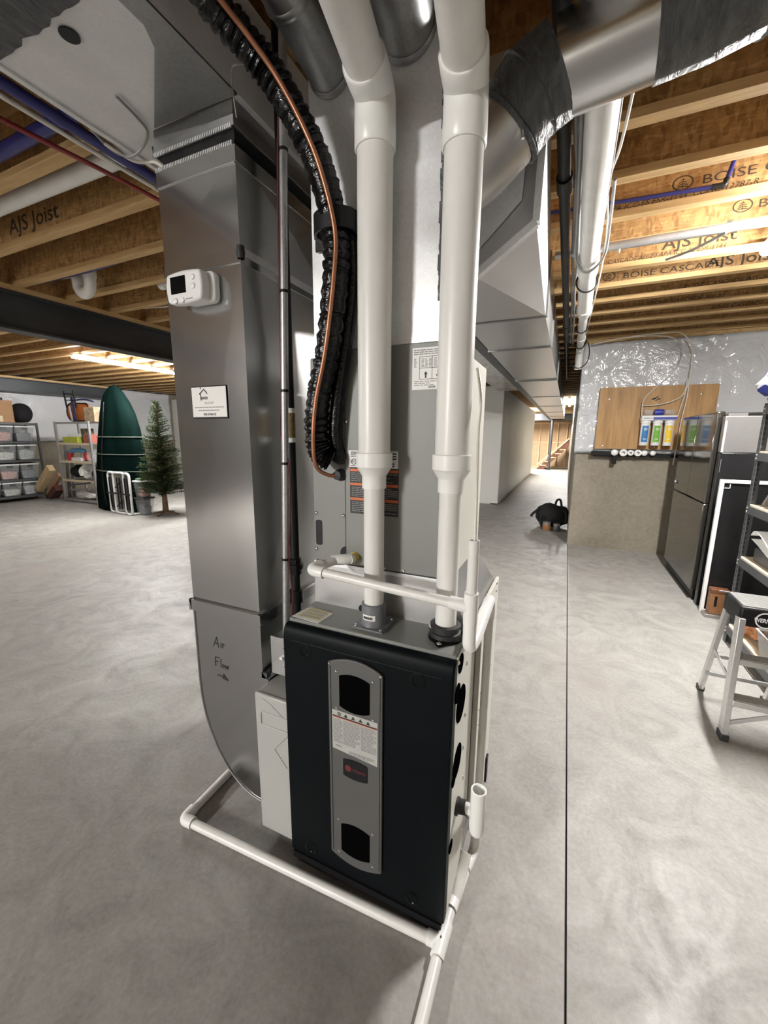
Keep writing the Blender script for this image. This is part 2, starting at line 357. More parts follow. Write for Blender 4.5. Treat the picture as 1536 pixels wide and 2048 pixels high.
def sheet_wall(name, label, o, u, wid, z0, z1, nrm, pins, seed):
    # loose plastic sheet over insulation, gathered in star creases around its fixing pins
    rnd = random.Random(seed); nx = int(wid/0.035); nz = int((z1-z0)/0.035); o = Vector(o); u = Vector(u); nn = Vector(nrm)
    ph = [rnd.uniform(0, 6.28) for _ in pins]; vs = []
    for j in range(nz+1):
        for i in range(nx+1):
            a = wid*i/nx; z = z0+(z1-z0)*j/nz; d = 0.03
            for (pa, pz), q in zip(pins, ph):
                dx, dz = a-pa, z-pz; r = math.hypot(dx, dz); th = math.atan2(dz, dx)
                if r < 1.2:
                    g = math.exp(-r/0.38)
                    d += 0.026*g*(abs(math.sin(th*5.5+q))**2.5)*min(1, r/0.1) - 0.022*math.exp(-(r/0.10)**2)
                    d += 0.010*g*math.sin(th*13+q*2)
            d += 0.009*math.sin(a*9+math.sin(z*6)*1.4)*math.sin(z*4+a*2)
            if j == 0: d *= 0.3
            vs.append(o+u*a+Vector((0, 0, z))+nn*d)
    fs = [(j*(nx+1)+i, j*(nx+1)+i+1, (j+1)*(nx+1)+i+1, (j+1)*(nx+1)+i) for j in range(nz) for i in range(nx)]
    b = MB().add(vs, fs)
    ob = b.build(name, M['sheet'], sm=60, origin=(o.x, o.y, z0)); md = ob.modifiers.new('thickness', 'SOLIDIFY'); md.thickness = 0.004; md.offset = -1
    return tag(ob, label, 'vapor barrier')

struct(box('wall_north', M['foundation'], (0.114, 7, 6.14, 6.4, 0, 2.70), sm=0))
struct(box('trim_1', M['plate_wood'], (0.114, 7, 6.12, 6.4, 2.70, 2.742), sm=0))
sheet_wall('plastic_sheet', 'white plastic sheet over the concrete wall behind the plywood board', (0.09, 6.115, 0), (1, 0, 0), 3.6, 1.30, 2.69, (0, -1, 0),
           [(0.27, 2.42), (1.47, 2.45), (2.65, 2.42), (0.1, 1.75), (1.6, 1.6)], 3)
struct(box('wall_corridor_right', M['foundation'], (0.114, 0.4, 6.4, 24, 0, 2.74), sm=0))
struct(box('wall_right', M['drywall'], (7, 7.2, -13, 6.4, 0, 2.74), sm=0))
struct(box('wall_south', M['foundation'], (-13, 7, -13.2, -13, 0, 2.74), sm=0))
struct(box('wall_left', M['foundation'], (-11.9, -11.65, -13, 12, 0, 2.74), sm=0))
sheet_wall('plastic_sheet', 'white plastic sheet on the wall behind the storage bins and green cover', (-11.60, 1.0, 0), (0, 1, 0), 8.1, 1.32, 2.732, (1, 0, 0),
           [(0.8, 2.45), (2.3, 2.5), (3.9, 2.4), (6.3, 2.45), (7.7, 2.4)], 5)
struct(box('wall_back', M['drywall'], (-11.65, -1.35, 9.25, 9.4, 0, 2.60), sm=0))
wl = struct(box('wall_corridor_left', M['drywall'], (-1.5, -1.345, 9.25, 18.3, 0, 2.56), sm=0))
for i in range(7):
    y0 = 9.24+i*1.29
    MB().box(-1.345, -1.333, y0+0.006, y0+1.284, 0.03, 2.54).build('panel', M['drywall'], wl, bev=0.003)
for i in range(4):
    MB().box(-1.34-(i+1)*0.62+0.004, -1.34-i*0.62-0.004, 9.235, 9.25, 0.02, 2.58).build('panel', M['drywall'], wl, bev=0.003)
struct(box('wall_far', M['wood_tan'], (-3.5, 0.2, 22.4, 22.5, 0, 2.74), sm=0))
sw = thing('stud_wall', 'open stud partition of pale lumber at the far end of the corridor', 'stud wall', (-1.5, 22.2, 0))
for i in range(8):
    box('stud', M['wood_stud'], (-2.6+i*0.42, -2.56+i*0.42, 22.3, 22.39, 0.04, 2.2), sw)
box('bottom_plate', M['wood_stud'], (-2.7, 0.1, 22.3, 22.39, 0, 0.04), sw)
box('top_plate', M['wood_stud'], (-2.7, 0.1, 22.28, 22.39, 2.2, 2.27), sw)
box('blocking', M['wood_stud'], (-2.7, 0.1, 22.36, 22.39, 1.25, 1.29), sw)
st = thing('staircase', 'dark wooden staircase rising to the right at the end of the corridor', 'staircase', (-1.0, 21.5, 0))
for y in (20.9, 21.9):
    MB().prism([(-1.28, y, 0), (-0.95, y, 0), (0.07, y, 1.10), (0.07, y, 1.44)], (0, 0.05, 0)).build('stringer', M['stair_dark'], st)
for i in range(5):
    box('tread', M['wood_stud'], (-1.15+i*0.21, -0.87+i*0.21, 20.88, 21.97, 0.17+i*0.19, 0.205+i*0.19), st)
for i in range(5):
    box('riser', M['stair_dark'], (-1.14+i*0.21, -1.12+i*0.21, 20.95, 21.9, 0.02+i*0.19, 0.17+i*0.19), st)
MB().bar((-1.28, 20.87, 0.2), (0.06, 20.87, 1.47), 0.04, 0.05).build('edge_board', M['wood_stud'], st)

# ceiling: subfloor carried on wooden I-joists
ce = struct(box('ceiling', M['osb'], (-13, 7, -13, 24, 3.045, 3.07), sm=0))
webm = flm = None; JY = [0.08+0.4*k for k in range(-32, 57)]; JO = {}
for k, y in zip(range(-32, 57), JY):
    if y < 6.2: x0, x1 = -11.6, 6.9
    elif y < 9.3: x0, x1 = -11.6, 0.3
    else: x0, x1 = -2.6, 0.3
    key = (x0, x1)
    if webm is None or webm[0] != key:
        a = MB().box(x0, x1, 0.026, 0.036, 2.775, 3.012); b = MB().box(x0, x1, 0, 0.062, 2.742, 2.778); c = MB().box(x0, x1, 0, 0.062, 3.01, 3.045)
        W = [q.build(n, m_, sm=0) for q, n, m_ in ((a, 'joist', M['osb']), (b, 'bottom_flange', M['lvl']), (c, 'top_flange', M['lvl']))]
        webm = (key, [o.data for o in W])
    else:
        W = []
        for n, d in zip(('joist', 'bottom_flange', 'top_flange'), webm[1]):
            o = bpy.data.objects.new(n, d); COL.objects.link(o); W.append(o)
    W[0].parent = ce; W[1].parent = W[0]; W[2].parent = W[0]; W[0].location = (0, y, 0); JO[k] = W[0]
    ORG[W[0]] = Vector((0, y, 0))
# printed stamps on the joist webs
def stamp_tree(x, z, y, s, par):
    b = MB(); c = Vector((x, y, z))
    ring = []
    for i in range(28):
        a0, a1 = 2*math.pi*i/28, 2*math.pi*(i+1)/28
        q = lambda a, r: c+Vector((math.cos(a)*r*1.35*s, 0, math.sin(a)*r*s))
        b.poly([q(a0, 1), q(a1, 1), q(a1, 0.84), q(a0, 0.84)])
    b.poly([c+Vector((-0.07*s, 0, -0.7*s)), c+Vector((0.07*s, 0, -0.7*s)), c+Vector((0.03*s, 0, 0.7*s)), c+Vector((-0.03*s, 0, 0.7*s))])
    for i in range(4):
        zt = (0.62-i*0.32)*s; wd = (0.3+i*0.17)*s
        for sg in (-1, 1):
            b.poly([c+Vector((0, 0, zt)), c+Vector((0, 0, zt-0.13*s)), c+Vector((sg*wd, 0, zt-0.36*s)), c+Vector((sg*wd*1.05, 0, zt-0.26*s))])
    return b.build('printed_emblem', M['ink_wood'], par, sm=0)
def jtext(k, s, size, x, z, m=None, bold=0.0, sx=1.25, shear=0.0):
    y = 0.08+0.4*k+0.0252
    return text(s, size, (x, y, z), m or M['ink_wood'], JO[k], 'printed_lettering', sx=sx, bold=bold, shear=shear)
jtext(7, 'BOISE CASCADE', 0.062, 0.535, 2.838, sx=1.45)
stamp_tree(0.452, 2.862, 0.08+2.8+0.0252, 0.036, JO[7])
jtext(7, 'APA ICC-ES ESR-1144  CCMC-12787-R', 0.040, 0.09, 2.788, sx=1.05, shear=0.25)
stamp_tree(0.83, 2.862, 0.08+3.2+0.0252, 0.036, JO[8]); jtext(8, 'BOISE CASCADE', 0.062, 0.90, 2.838, sx=1.45)
jtext(9, 'AJS Joist', 0.10, 0.50, 2.83, bold=0.001); jtext(9, 'CASCADE AJS-20 APA ICC-ES ESR-1144', 0.040, 0.16, 2.787, sx=1.05, shear=0.25)
jtext(10, 'AJS Joist', 0.10, 0.86, 2.80, bold=0.001); jtext(10, 'BOISE CASCADE', 0.062, 0.30, 2.80, sx=1.45); stamp_tree(0.20, 2.83, 0.08+4.0+0.0252, 0.036, JO[10])
jtext(11, 'BOISE CASCADE AJS-20 APA', 0.045, 0.80, 2.785, shear=0.2)
jtext(12, 'BOISE CASCADE AJS-20', 0.045, 0.62, 2.785, shear=0.2); jtext(13, 'BOISE CASCADE AJS-20', 0.045, 1.2, 2.785, shear=0.2)
jtext(4, 'AJS Joist', 0.13, -3.58, 2.83, bold=0.0015, sx=1.3); stamp_tree(-2.42, 2.82, 0.08+2.0+0.0252, 0.04, JO[5])
b = MB()
for i in range(9): b.box(0.13+i*0.03, 0.152+i*0.03, 3.2795, 3.28, 2.752, 2.766)
b.build('red_print', M['ink_red'], ce, sm=0)

# steel beams
def ibeam(name, label, x, y0, y1, z0, z1, fw, plate=True):
    t = thing(name, label, 'beam', (x, (y0+y1)/2, z0))
    tf = 0.02
    MB().box(x-fw/2, x+fw/2, y0, y1, z0, z0+tf).build('flange', M['steel_beam'], t, bev=0.002)
    MB().box(x-fw/2, x+fw/2, y0, y1, z1-tf, z1).build('flange', M['steel_beam'], t, bev=0.002)
    MB().box(x-0.008, x+0.008, y0, y1, z0+tf, z1-tf).build('web', M['steel_beam'], t)
    if plate: MB().box(x-fw/2-0.005, x+fw/2+0.005, y0, y1, z1, 2.742).build('wood_plate', M['plate_wood'], t)
    return t
ibeam('steel_beam', 'black steel beam with wood plate crossing the ceiling on the left', -4.5, -12.9, 9.2, 2.38, 2.70, 0.17)
ibeam('steel_beam', 'far black steel beam above the storage bins', -11.3, -12.9, 7.05, 2.42, 2.70, 0.15)
bm3 = ibeam('steel_beam', 'black steel beam beside the supply trunk in the corridor', -0.86, 1.75, 20.6, 2.36, 2.70, 0.10)
t = thing('steel_post', 'slim black steel post at the end of the corridor', 'post', (-0.69, 20.55, 0))
MB().cyl((-0.72, 20.55, 0.012), (-0.72, 20.55, 2.355), 0.055, 16).build('post_tube', M['steel_beam'], t)
MB().box(-0.83, -0.61, 20.44, 20.66, 0, 0.012).build('base_plate', M['steel_beam'], t)
MB().box(-2.5, 0.10, 20.62, 20.72, 2.30, 2.60).build('header_beam', M['steel_beam'], t)

# LED strip lights
LM = {}
def lamp_mat(s):
    if s not in LM: LM[s] = emit('led_diffuser', (1.0, 0.98, 0.955), LAMP*s)
    return LM[s]
def fixture(label, x, y0, y1, s=1.0, z=2.70):
    t = thing('strip_light', label, 'light', (x, (y0+y1)/2, z), 'led strip lights under the joists')
    MB().box(x-0.03, x+0.03, y0, y1, z-0.012, z+0.035).build('housing', M['white'], t, bev=0.004)
    pr = [(x-0.028, y0+0.01, z-0.012)]+[(x+0.034*math.cos(R(a)), y0+0.01, z-0.012-0.03*math.sin(R(a))) for a in range(180, -1, -30)]
    MB().prism([Vector(p) for p in pr[1:]], (0, y1-y0-0.02, 0)).build('diffuser', lamp_mat(s), t)
    for yy in (y0+0.2, y1-0.2): MB().box(x-0.01, x+0.01, yy-0.01, yy+0.01, z+0.03, 2.742).build('hanger', M['screw'], t)
    return t
fixture('lit strip light left of the duct, beyond the black beam', -7.1, 3.95, 6.4, 3.2)
fixture('glaring strip light at the right edge above the ladder', 1.06, 2.66, 3.6, 5.6)
fixture('strip light behind the viewer to the left', -4.15, -8.2, -5.8, 22.0)
fixture('strip light at left front, out of the picture', -7.1, -1.6, 0.85, 0.9)
fixture('strip light over the far corridor', -0.05, 14.0, 17.0, 3.0)
fixture('strip light over the staircase', -1.9, 18.4, 20.3, 8.0)

# ================================================================== FURNACE
FX0, FX1, FY, FZ = -0.77, -0.222, 0.94, 0.925
fu = thing('furnace', 'upright gas furnace with black front door and grey top', 'furnace', (-0.496, 1.28, 0))
MB().box(FX0, FX1, 0.972, 1.62, 0.045, FZ).build('cabinet', M['furnace_grey'], fu, bev=0.004)
MB().box(FX1, FX1+0.003, 0.975, 1.21, 0.06, FZ-0.006).build('side_panel', M['cabinet_lit'], fu, label='side panel with round knockouts, lamp light put into its beige colour')
b = MB(); b.box(FX1, FX1+0.012, 1.245, 1.618, 0.135, FZ+0.015); b.box(FX1+0.012, FX1+0.018, 1.245, 1.262, 0.135, FZ+0.015)
b.build('rear_panel', M['cabinet_lit'], fu, bev=0.002, label='rear side panel, lamp light put into its beige colour')
for x0, x1 in ((FX0+0.01, FX0+0.11), (FX1-0.11, FX1-0.01)):
    for y0, y1 in ((0.955, 1.05), (1.5, 1.6)): MB().box(x0, x1, y0, y1, 0, 0.05).build('foot', M['rubber'], fu, bev=0.004)
MB().box(FX0+0.02, FX1-0.02, 0.985, 1.6, 0.02, 0.046).build('base_pan', M['rubber'], fu)
# front door with soft rounded top lip and rolled sides
b = MB(); n = 10
prof = [(0.972, 0.055), (0.948, 0.055), (0.940, 0.065)] + [(0.940, 0.862)] + [(0.940+0.02*(1-math.cos(R(a))), 0.870+0.045*math.sin(R(a))) for a in range(0, 91, 15)] + [(0.972, 0.917)]
b.prism([(FX0-0.003, y, z) for y, z in prof], (FX1-FX0+0.006, 0, 0))
door = b.build('door', M['black_door'], fu, sm=45, bev=0.005)
MB().tube([(FX0+0.03, 0.941, 0.868), (FX1-0.03, 0.941, 0.868)], 0.0025, 8).build('door_crease', M['black_door'], door)
MB().box(FX0+0.004, FX1-0.004, 0.94, 0.972, 0.032, 0.056).build('door_sill', M['black'], door)
for x, z in ((-0.69, 0.868), (-0.32, 0.868), (-0.69, 0.105), (-0.32, 0.105)):
    z = min(z, 0.845) if z > 0.5 else z
    MB().lathe([(0.024, 0.0), (0.023, 0.0015), (0.017, 0.0018), (0.011, -0.004), (0.0, -0.005)], (x, 0.94, z), 20, (0, -1, 0)).build('door_dimple', M['black_gloss'], door)
# grey trim plate, arched at both ends, with two sight windows
def arch(x0, x1, z0, z1, up, dn, y, n=10, rc=0.008):
    p = []
    for i in range(n+1):
        s = i/n; p.append((x0+(x1-x0)*s, y, z0-dn*(1-(2*s-1)**2)))
    for i in range(n+1):
        s = 1-i/n; p.append((x0+(x1-x0)*s, y, z1+up*(1-(2*s-1)**2)))
    return p
tp = MB().prism(arch(-0.602, -0.420, 0.150, 0.835, 0.024, 0.024, 0.931), (0, 0.009, 0)).build('trim_plate', M['trim_grey'], fu, bev=0.003, sm=35)
b = MB()
for x in (-0.5935, -0.4285): b.box(x-0.0015, x+0.0015, 0.9285, 0.931, 0.16, 0.825)
b.build('rib', M['trim_grey'], tp)
for z0, z1, dz in ((0.700, 0.800, 0), (0.175, 0.275, 0)):
    MB().prism(arch(-0.562, -0.460, z0, z1, 0.012, 0.012, 0.9300), (0, 0.0015, 0)).build('sight_window', M['hole'], tp, sm=0)
    for sx_, sz_ in ((-0.572, z1+0.012), (-0.450, z1+0.010), (-0.572, z0-0.012), (-0.450, z0-0.012)): screw((sx_, 0.931, sz_), tp, r=0.0038)
for x in (-0.596, -0.426): screw((x, 0.931, 0.833), tp, r=0.0032)
lb = MB().prism([(-0.588, 0.9295, 0.548), (-0.434, 0.9295, 0.535), (-0.434, 0.9295, 0.682), (-0.588, 0.9295, 0.682)], (0, 0.0014, 0)).build('warning_label', M['label_shaded'], tp, sm=0, label='white warning label with orange line and triangles')
b = MB().box(-0.586, -0.436, 0.9290, 0.9296, 0.660, 0.664); b.build('label_line', M['ink'], lb, sm=0)
MB().box(-0.586, -0.436, 0.9290, 0.9296, 0.658, 0.660).build('label_line', M['orange'], lb, sm=0)
b = MB()
for x in (-0.54, -0.515, -0.49, -0.465): b.prism([(x-0.007, 0.9292, 0.6665), (x+0.007, 0.9292, 0.6665), (x, 0.9292, 0.678)], (0, 0.0004, 0))
b.lathe([(0.006, 0), (0.006, 0.0004), (0.003, 0.0004), (0.003, 0)], (-0.563, 0.9294, 0.672), 12, (0, -1, 0)).build('warning_symbol', M['ink'], lb, sm=0)
b = MB()
for i, (x0, x1) in enumerate(((-0.584, -0.552), (-0.549, -0.493), (-0.489, -0.438))): rows(b, x0, x1, 0.572, 0.655, 0.9292, 17, 0.45, i)
rows(b, -0.576, -0.556, 0.556, 0.564, 0.9292, 1, 0.6, 9); rows(b, -0.53, -0.445, 0.541, 0.556, 0.9292, 3, 0.5, 10)
b.build('fine_print', M['ink_grey'], lb, sm=0, kind='stuff')
bd = MB().prism(arch(-0.551, -0.468, 0.465, 0.520, 0.006, 0.006, 0.9285), (0, 0.003, 0)).build('badge', M['black'], tp, sm=0, label='black badge with dark red emblem')
MB().lathe([(0.0, 0.0008), (0.011, 0.0008), (0.011, 0)], (-0.533, 0.9285, 0.494), 20, (0, -1, 0)).build('badge_emblem', M['badge_red'], bd, sm=0)
text('TRANE', 0.014, (-0.519, 0.9278, 0.489), M['badge_red'], bd, 'badge_lettering', sx=1.05, bold=0.0003)
# knockout holes down the side
for y, z, r in ((1.01, 0.885, 0.026), (0.985, 0.808, 0.026), (1.035, 0.745, 0.050), (1.02, 0.565, 0.046), (0.985, 0.530, 0.019), (0.985, 0.300, 0.018)):
    MB().lathe([(r*1.08, 0), (r*1.05, 0.002), (r*0.94, 0.0022), (r*0.93, 0.0008), (0, 0.0006)], (FX1+0.0035, y, z), 24, (1, 0, 0)).build('knockout', M['hole'], fu)
for y, z in ((1.09, 0.84), (1.1, 0.66), (1.1, 0.545), (1.12, 0.42), (1.14, 0.2), (1.16, 0.1), (0.985, 0.90)): screw((FX1+0.003, y, z), fu, (1, 0, 0))
for y, z in ((1.35, 0.82), (1.56, 0.93), (1.56, 0.90), (1.52, 0.72), (1.34, 0.68), (1.32, 0.6), (1.52, 0.6)): screw((FX1+0.012, y, z), fu, (1, 0, 0), 0.004)
MB().tube(bend([(FX1+0.012, 1.30, 0.545), (FX1+0.03, 1.29, 0.55), (FX1+0.03, 1.29, 0.50), (FX1+0.012, 1.28, 0.5)], 0.01), 0.004, 8).build('hook_clip', M['cabinet_lit'], fu)
for y in (1.36, 1.55): MB().box(FX1+0.012, FX1+0.02, y, y+0.03, 0.02, 0.14).build('foot_strap', M['black'], fu)
# caution label on the top
lb = MB().hexa([(-0.768, 0.985, FZ), (-0.662, 0.975, FZ), (-0.655, 1.055, FZ), (-0.755, 1.072, FZ), (-0.768, 0.985, FZ+0.001), (-0.662, 0.975, FZ+0.001), (-0.655, 1.055, FZ+0.001), (-0.755, 1.072, FZ+0.001)]).build('caution_label', M['paper'], fu, sm=0, label='white caution label with yellow bands')
for i in range(4):
    y = 0.995+i*0.02
    MB().box(-0.755, -0.665, y, y+0.004, FZ+0.001, FZ+0.0014).build('label_band', M['yellow_print'], lb, sm=0)
b = MB()
for i in range(4):
    for q in range(3):
        y = 1.001+i*0.02+q*0.0045
        b.box(-0.752+q*0.003, -0.672, y, y+0.0022, FZ+0.001, FZ+0.0013)
b.build('fine_print', M['ink_grey'], lb, sm=0, kind='stuff')
# intake collar (grey) and exhaust flange (black)
b = MB().box(-0.556, -0.452, 0.995, 1.098, FZ, FZ+0.006); pl = b.build('intake_plate', M['pvc_grey'], fu, bev=0.001)
for x, y in ((-0.546, 1.006), (-0.462, 1.006), (-0.546, 1.087), (-0.462, 1.087)): screw((x, y, FZ+0.006), pl, (0, 0, 1), 0.004)
MB().lathe([(0.040, 0), (0.0385, 0.004), (0.0375, 0.066), (0.0345, 0.068), (0.031, 0.068), (0.031, 0.04)], (-0.503, 1.045, FZ+0.006), 32).build('intake_collar', M['pvc_grey'], pl)
MB().prism([(-0.503+0.0385*math.sin(R(a)), 1.045-0.0385*math.cos(R(a)), FZ+0.028) for a in range(-32, 33, 8)]+[(-0.503+0.036*math.sin(R(a)), 1.045-0.036*math.cos(R(a)), FZ+0.028) for a in range(32, -33, -8)], (0, 0, 0.017)).build('collar_label', M['paper'], pl, sm=0)
b = MB()
for i in range(9):
    a = R(-24+i*5.2); b.box(-0.503+0.0387*math.sin(a)-0.0012, -0.503+0.0387*math.sin(a)+0.0012, 1.045-0.0393*math.cos(a), 1.045-0.0383*math.cos(a), FZ+0.032, FZ+0.040)
b.build('collar_print', M['ink'], pl, sm=0)
MB().lathe([(0, 0), (0.011, 0), (0.012, 0.006), (0.010, 0.02), (0.006, 0.024), (0, 0.024)], (-0.535, 1.055, FZ+0.04), 14, (-1, 0.1, 0)).build('hose_port', M['black'], pl)
ex = [(-0.279, 1.06)]
b = MB(); ang = [30, 150, 270]; pts = []
for a in range(0, 360, 10):
    rr = 0.050+0.018*max(math.exp(-(min(abs(a-q), 360-abs(a-q))/14)**2) for q in ang); pts.append((-0.279+rr*math.cos(R(a)), 1.06+rr*math.sin(R(a)), FZ))
b.prism(pts, (0, 0, 0.010)); ef = b.build('exhaust_flange', M['black_gloss'], fu, bev=0.002)
MB().lathe([(0.046, 0.0), (0.045, 0.012), (0.040, 0.014), (0.040, 0.026), (0.044, 0.027), (0.044, 0.034), (0.036, 0.036), (0.031, 0.036)], (-0.279, 1.06, FZ+0.01), 32).build('rubber_coupling', M['rubber'], ef)
for a in ang: screw((-0.279+0.060*math.cos(R(a)), 1.06+0.060*math.sin(R(a)), FZ+0.010), ef, (0, 0, 1), 0.006)

# sheet-metal transition between furnace and coil
t = thing('duct_transition', 'low sloping sheet-metal collar between furnace top and coil cabinet', 'duct', (-0.5, 1.3, FZ))
b = MB(); b.hexa([(-0.768, 1.117, FZ), (FX1-0.002, 1.117, FZ), (FX1-0.002, 1.60, FZ), (-0.768, 1.60, FZ), (-0.765, 1.117, 1.078), (-0.290, 1.117, 1.078), (-0.290, 1.52, 1.078), (-0.765, 1.52, 1.078)])
b.build('collar', M['galv_reflect_beige'], t, sm=0)
MB().box(-0.765, -0.288, 1.1135, 1.117, 1.066, 1.078).build('drive_cleat', M['galv_bright'], t)

# coil cabinet
co = thing('coil_cabinet', 'tall grey evaporator coil cabinet above the furnace behind the white pipes', 'coil cabinet', (-0.53, 1.3, 1.078))
CY = 1.115
MB().box(-0.765, -0.290, CY+0.006, 1.52, 1.079, 1.742).build('casing', M['furnace_grey'], co, bev=0.003)
MB().box(-0.637, -0.305, CY-0.006, CY+0.006, 1.082, 1.757).build('access_panel', M['furnace_grey'], co, bev=0.004)
MB().box(-0.2905, -0.286, CY+0.01, 1.52, 1.08, 1.74).build('side_panel', M['cabinet_lit'], co, bev=0.002)
MB().box(-0.763, -0.640, CY+0.0005, CY+0.006, 1.082, 1.738).build('pipe_panel', M['furnace_grey'], co, bev=0.002)
q = [(x, z) for x, z in [(-0.755, 1.140), (-0.731, 1.140), (-0.731, 1.232), (-0.755, 1.232)]]
def rrect(x0, x1, z0, z1, r, y):
    p = []
    for cx, cz, a in ((x1-r, z0+r, -90), (x1-r, z1-r, 0), (x0+r, z1-r, 90), (x0+r, z0+r, 180)):
        p += [(cx+r*math.cos(R(a+k*22.5)), y, cz+r*math.sin(R(a+k*22.5))) for k in range(5)]
    return p
MB().prism(rrect(-0.756, -0.731, 1.135, 1.222, 0.008, CY-0.001), (0, 0.002, 0)).build('slot_grommet', M['black'], co, sm=0)
for x, y, z in ((-0.637+0.004, CY-0.006, 1.545), (-0.752, CY, 1.245), (-0.648, CY, 1.245), (-0.755, CY, 1.12), (-0.632, CY-0.006, 1.095), (-0.32, CY-0.006, 1.30), (-0.75, CY, 1.66), (-0.5, CY-0.006, 1.088), (-0.43, CY-0.006, 1.088)):
    screw((x, y, z), co)
# rating chart
lb = MB().box(-0.415, -0.318, CY-0.0074, CY-0.006, 1.630, 1.742).build('rating_chart', M['paper'], co, sm=0, label='white chart label with up and down arrows')
b = MB(); y = CY-0.0078
rows(b, -0.411, -0.322, 1.722, 1.738, y, 3, 0.5, 2); rows(b, -0.408, -0.328, 1.640, 1.655, y, 3, 0.4, 3)
for i, x in enumerate((-0.410, -0.388, -0.377, -0.366, -0.352, -0.341, -0.330)): rows(b, x, x+0.008, 1.690, 1.714, y, 7, 0.5, 20+i)
b.build('fine_print', M['ink_grey'], lb, sm=0, kind='stuff')
b = MB()
for x in (-0.3935, -0.357, -0.322): b.box(x-0.0006, x+0.0006, y, y+0.0004, 1.658, 1.718)
for z in (1.658, 1.688, 1.718): b.box(-0.3935, -0.322, y, y+0.0004, z-0.0006, z+0.0006)
for x in [-0.366+0.002*i for i in range(10)]: b.box(x, x+0.0009+0.0005*(int(x*1e4) % 2), y, y+0.0004, 1.634, 1.6395)
xa = -0.375; b.prism([(xa-0.0022, y, 1.661), (xa+0.0022, y, 1.661), (xa+0.0022, y, 1.671), (xa+0.006, y, 1.671), (xa, y, 1.679), (xa-0.006, y, 1.671), (xa-0.0022, y, 1.671)], (0, 0.0004, 0))
xa = -0.340; b.prism([(xa-0.0022, y, 1.680), (xa+0.0022, y, 1.680), (xa+0.0022, y, 1.669), (xa+0.006, y, 1.669), (xa, y, 1.661), (xa-0.006, y, 1.669), (xa-0.0022, y, 1.669)], (0, 0.0004, 0))
b.build('arrow_print', M['ink'], lb, sm=0)
# black and orange warning label behind the left pipe
lb = MB().box(-0.622, -0.455, CY-0.0074, CY-0.006, 1.405, 1.457).build('warning_label', M['paper'], co, sm=0, label='white head of the warning label')
l2 = MB().box(-0.618, -0.452, CY-0.0074, CY-0.006, 1.258, 1.405).build('warning_label', M['ink'], co, sm=0, label='black warning label with orange bars')
for z in (1.396, 1.352, 1.305): MB().box(-0.617, -0.453, y, y+0.0004, z-0.004, z+0.004).build('orange_bar', M['orange'], l2, sm=0)
b = MB(); rows(b, -0.614, -0.455, 1.360, 1.390, y, 5, 0.4, 5); rows(b, -0.612, -0.455, 1.312, 1.345, y, 6, 0.4, 6); rows(b, -0.612, -0.455, 1.264, 1.298, y, 6, 0.4, 7)
b.build('fine_print', M['ink_grey'], l2, sm=0, kind='stuff')
b = MB(); rows(b, -0.614, -0.590, 1.436, 1.454, y, 4, 0.5, 8); rows(b, -0.490, -0.460, 1.408, 1.452, y, 6, 0.5, 11); rows(b, -0.614, -0.596, 1.407, 1.411, y, 1, 0.6, 12)
b.lathe([(0.0095, 0), (0.0095, 0.0004), (0.0072, 0.0004), (0.0072, 0)], (-0.604, y+0.0004, 1.422), 16, (0, -1, 0))
b.build('fine_print', M['ink'], lb, sm=0, kind='stuff')
text('ETL', 0.0075, (-0.6105, y-0.0001, 1.4195), M['ink'], lb, 'mark_lettering', bold=0.0003)
# pipe stubs where the refrigerant lines enter
for x, z, r in ((-0.655, 1.437, 0.020), (-0.655, 1.378, 0.015)):
    MB().lathe([(r*1.35, 0), (r*1.3, 0.006), (r, 0.010), (r*0.95, 0.028), (0, 0.03)], (x, CY, z), 18, (0, -1, 0)).build('line_grommet', M['rubber'], co)
MB().lathe([(0.0215, 0), (0.0215, 0.004), (0.017, 0.005), (0.017, 0.016), (0.0145, 0.018), (0.0145, 0.03), (0, 0.03)], (-0.603, CY, 1.113), 18, (0, -1, 0)).build('drain_port', M['yellow_print'], co, label='cream threaded drain port')
MB().lathe([(0.0, 0.001), (0.024, 0.001), (0.024, 0)], (-0.637, CY, 1.118), 18, (0, -1, 0)).build('drain_opening', M['black'], co)

# supply plenum
PL0, PL1, PZ = -0.748, -0.345, 2.63
pn = thing('supply_plenum', 'bright galvanized supply plenum rising behind the white vent pipes', 'plenum', (-0.55, 1.3, 1.757))
b = MB(); y0 = CY+0.005
# front with a slight cross-break
f = [(PL0, y0, 1.742), (PL1, y0, 1.742), (PL1, y0, PZ), (PL0, y0, PZ), ((PL0+PL1)/2, y0-0.006, 2.05)]
b.add(f+[(PL0, 1.51, 1.742), (PL1, 1.51, 1.742), (PL1, 1.51, PZ), (PL0, 1.51, PZ), (PL1+0.007, 1.31, 2.05)],
      [(0, 1, 4), (1, 2, 4), (2, 3, 4), (3, 0, 4), (1, 6, 9), (6, 7, 9), (7, 2, 9), (2, 1, 9), (5, 8, 7, 6), (0, 3, 8, 5), (3, 2, 7, 8), (0, 5, 6, 1)])
b.build('duct_body', M['galv_bright'], pn, sm=0)
MB().box(PL0-0.004, PL1+0.004, y0-0.004, y0+0.004, 1.757, 1.775).build('bottom_flange', M['galv_bright'], pn)
b = MB(); rnd = random.Random(4)
for i in range(40):
    z = 1.86+i*0.0125; wv = rnd.uniform(0.004, 0.009); b.box(PL1-wv, PL1+0.003, y0-0.003, y0+0.004, z, z+0.0126)
b.build('seam_sealant', M['foil_tape'], pn, sm=0, label='ragged dark seam sealant')
MB().box(PL1-0.002, PL1+0.012, 1.50, 1.515, 1.757, 2.42).build('corner_seam', M['galv_bright'], pn)
MB().box(PL0-0.010, PL0+0.002, 1.50, 1.515, 1.757, 2.42).build('corner_seam', M['galv_bright'], pn)

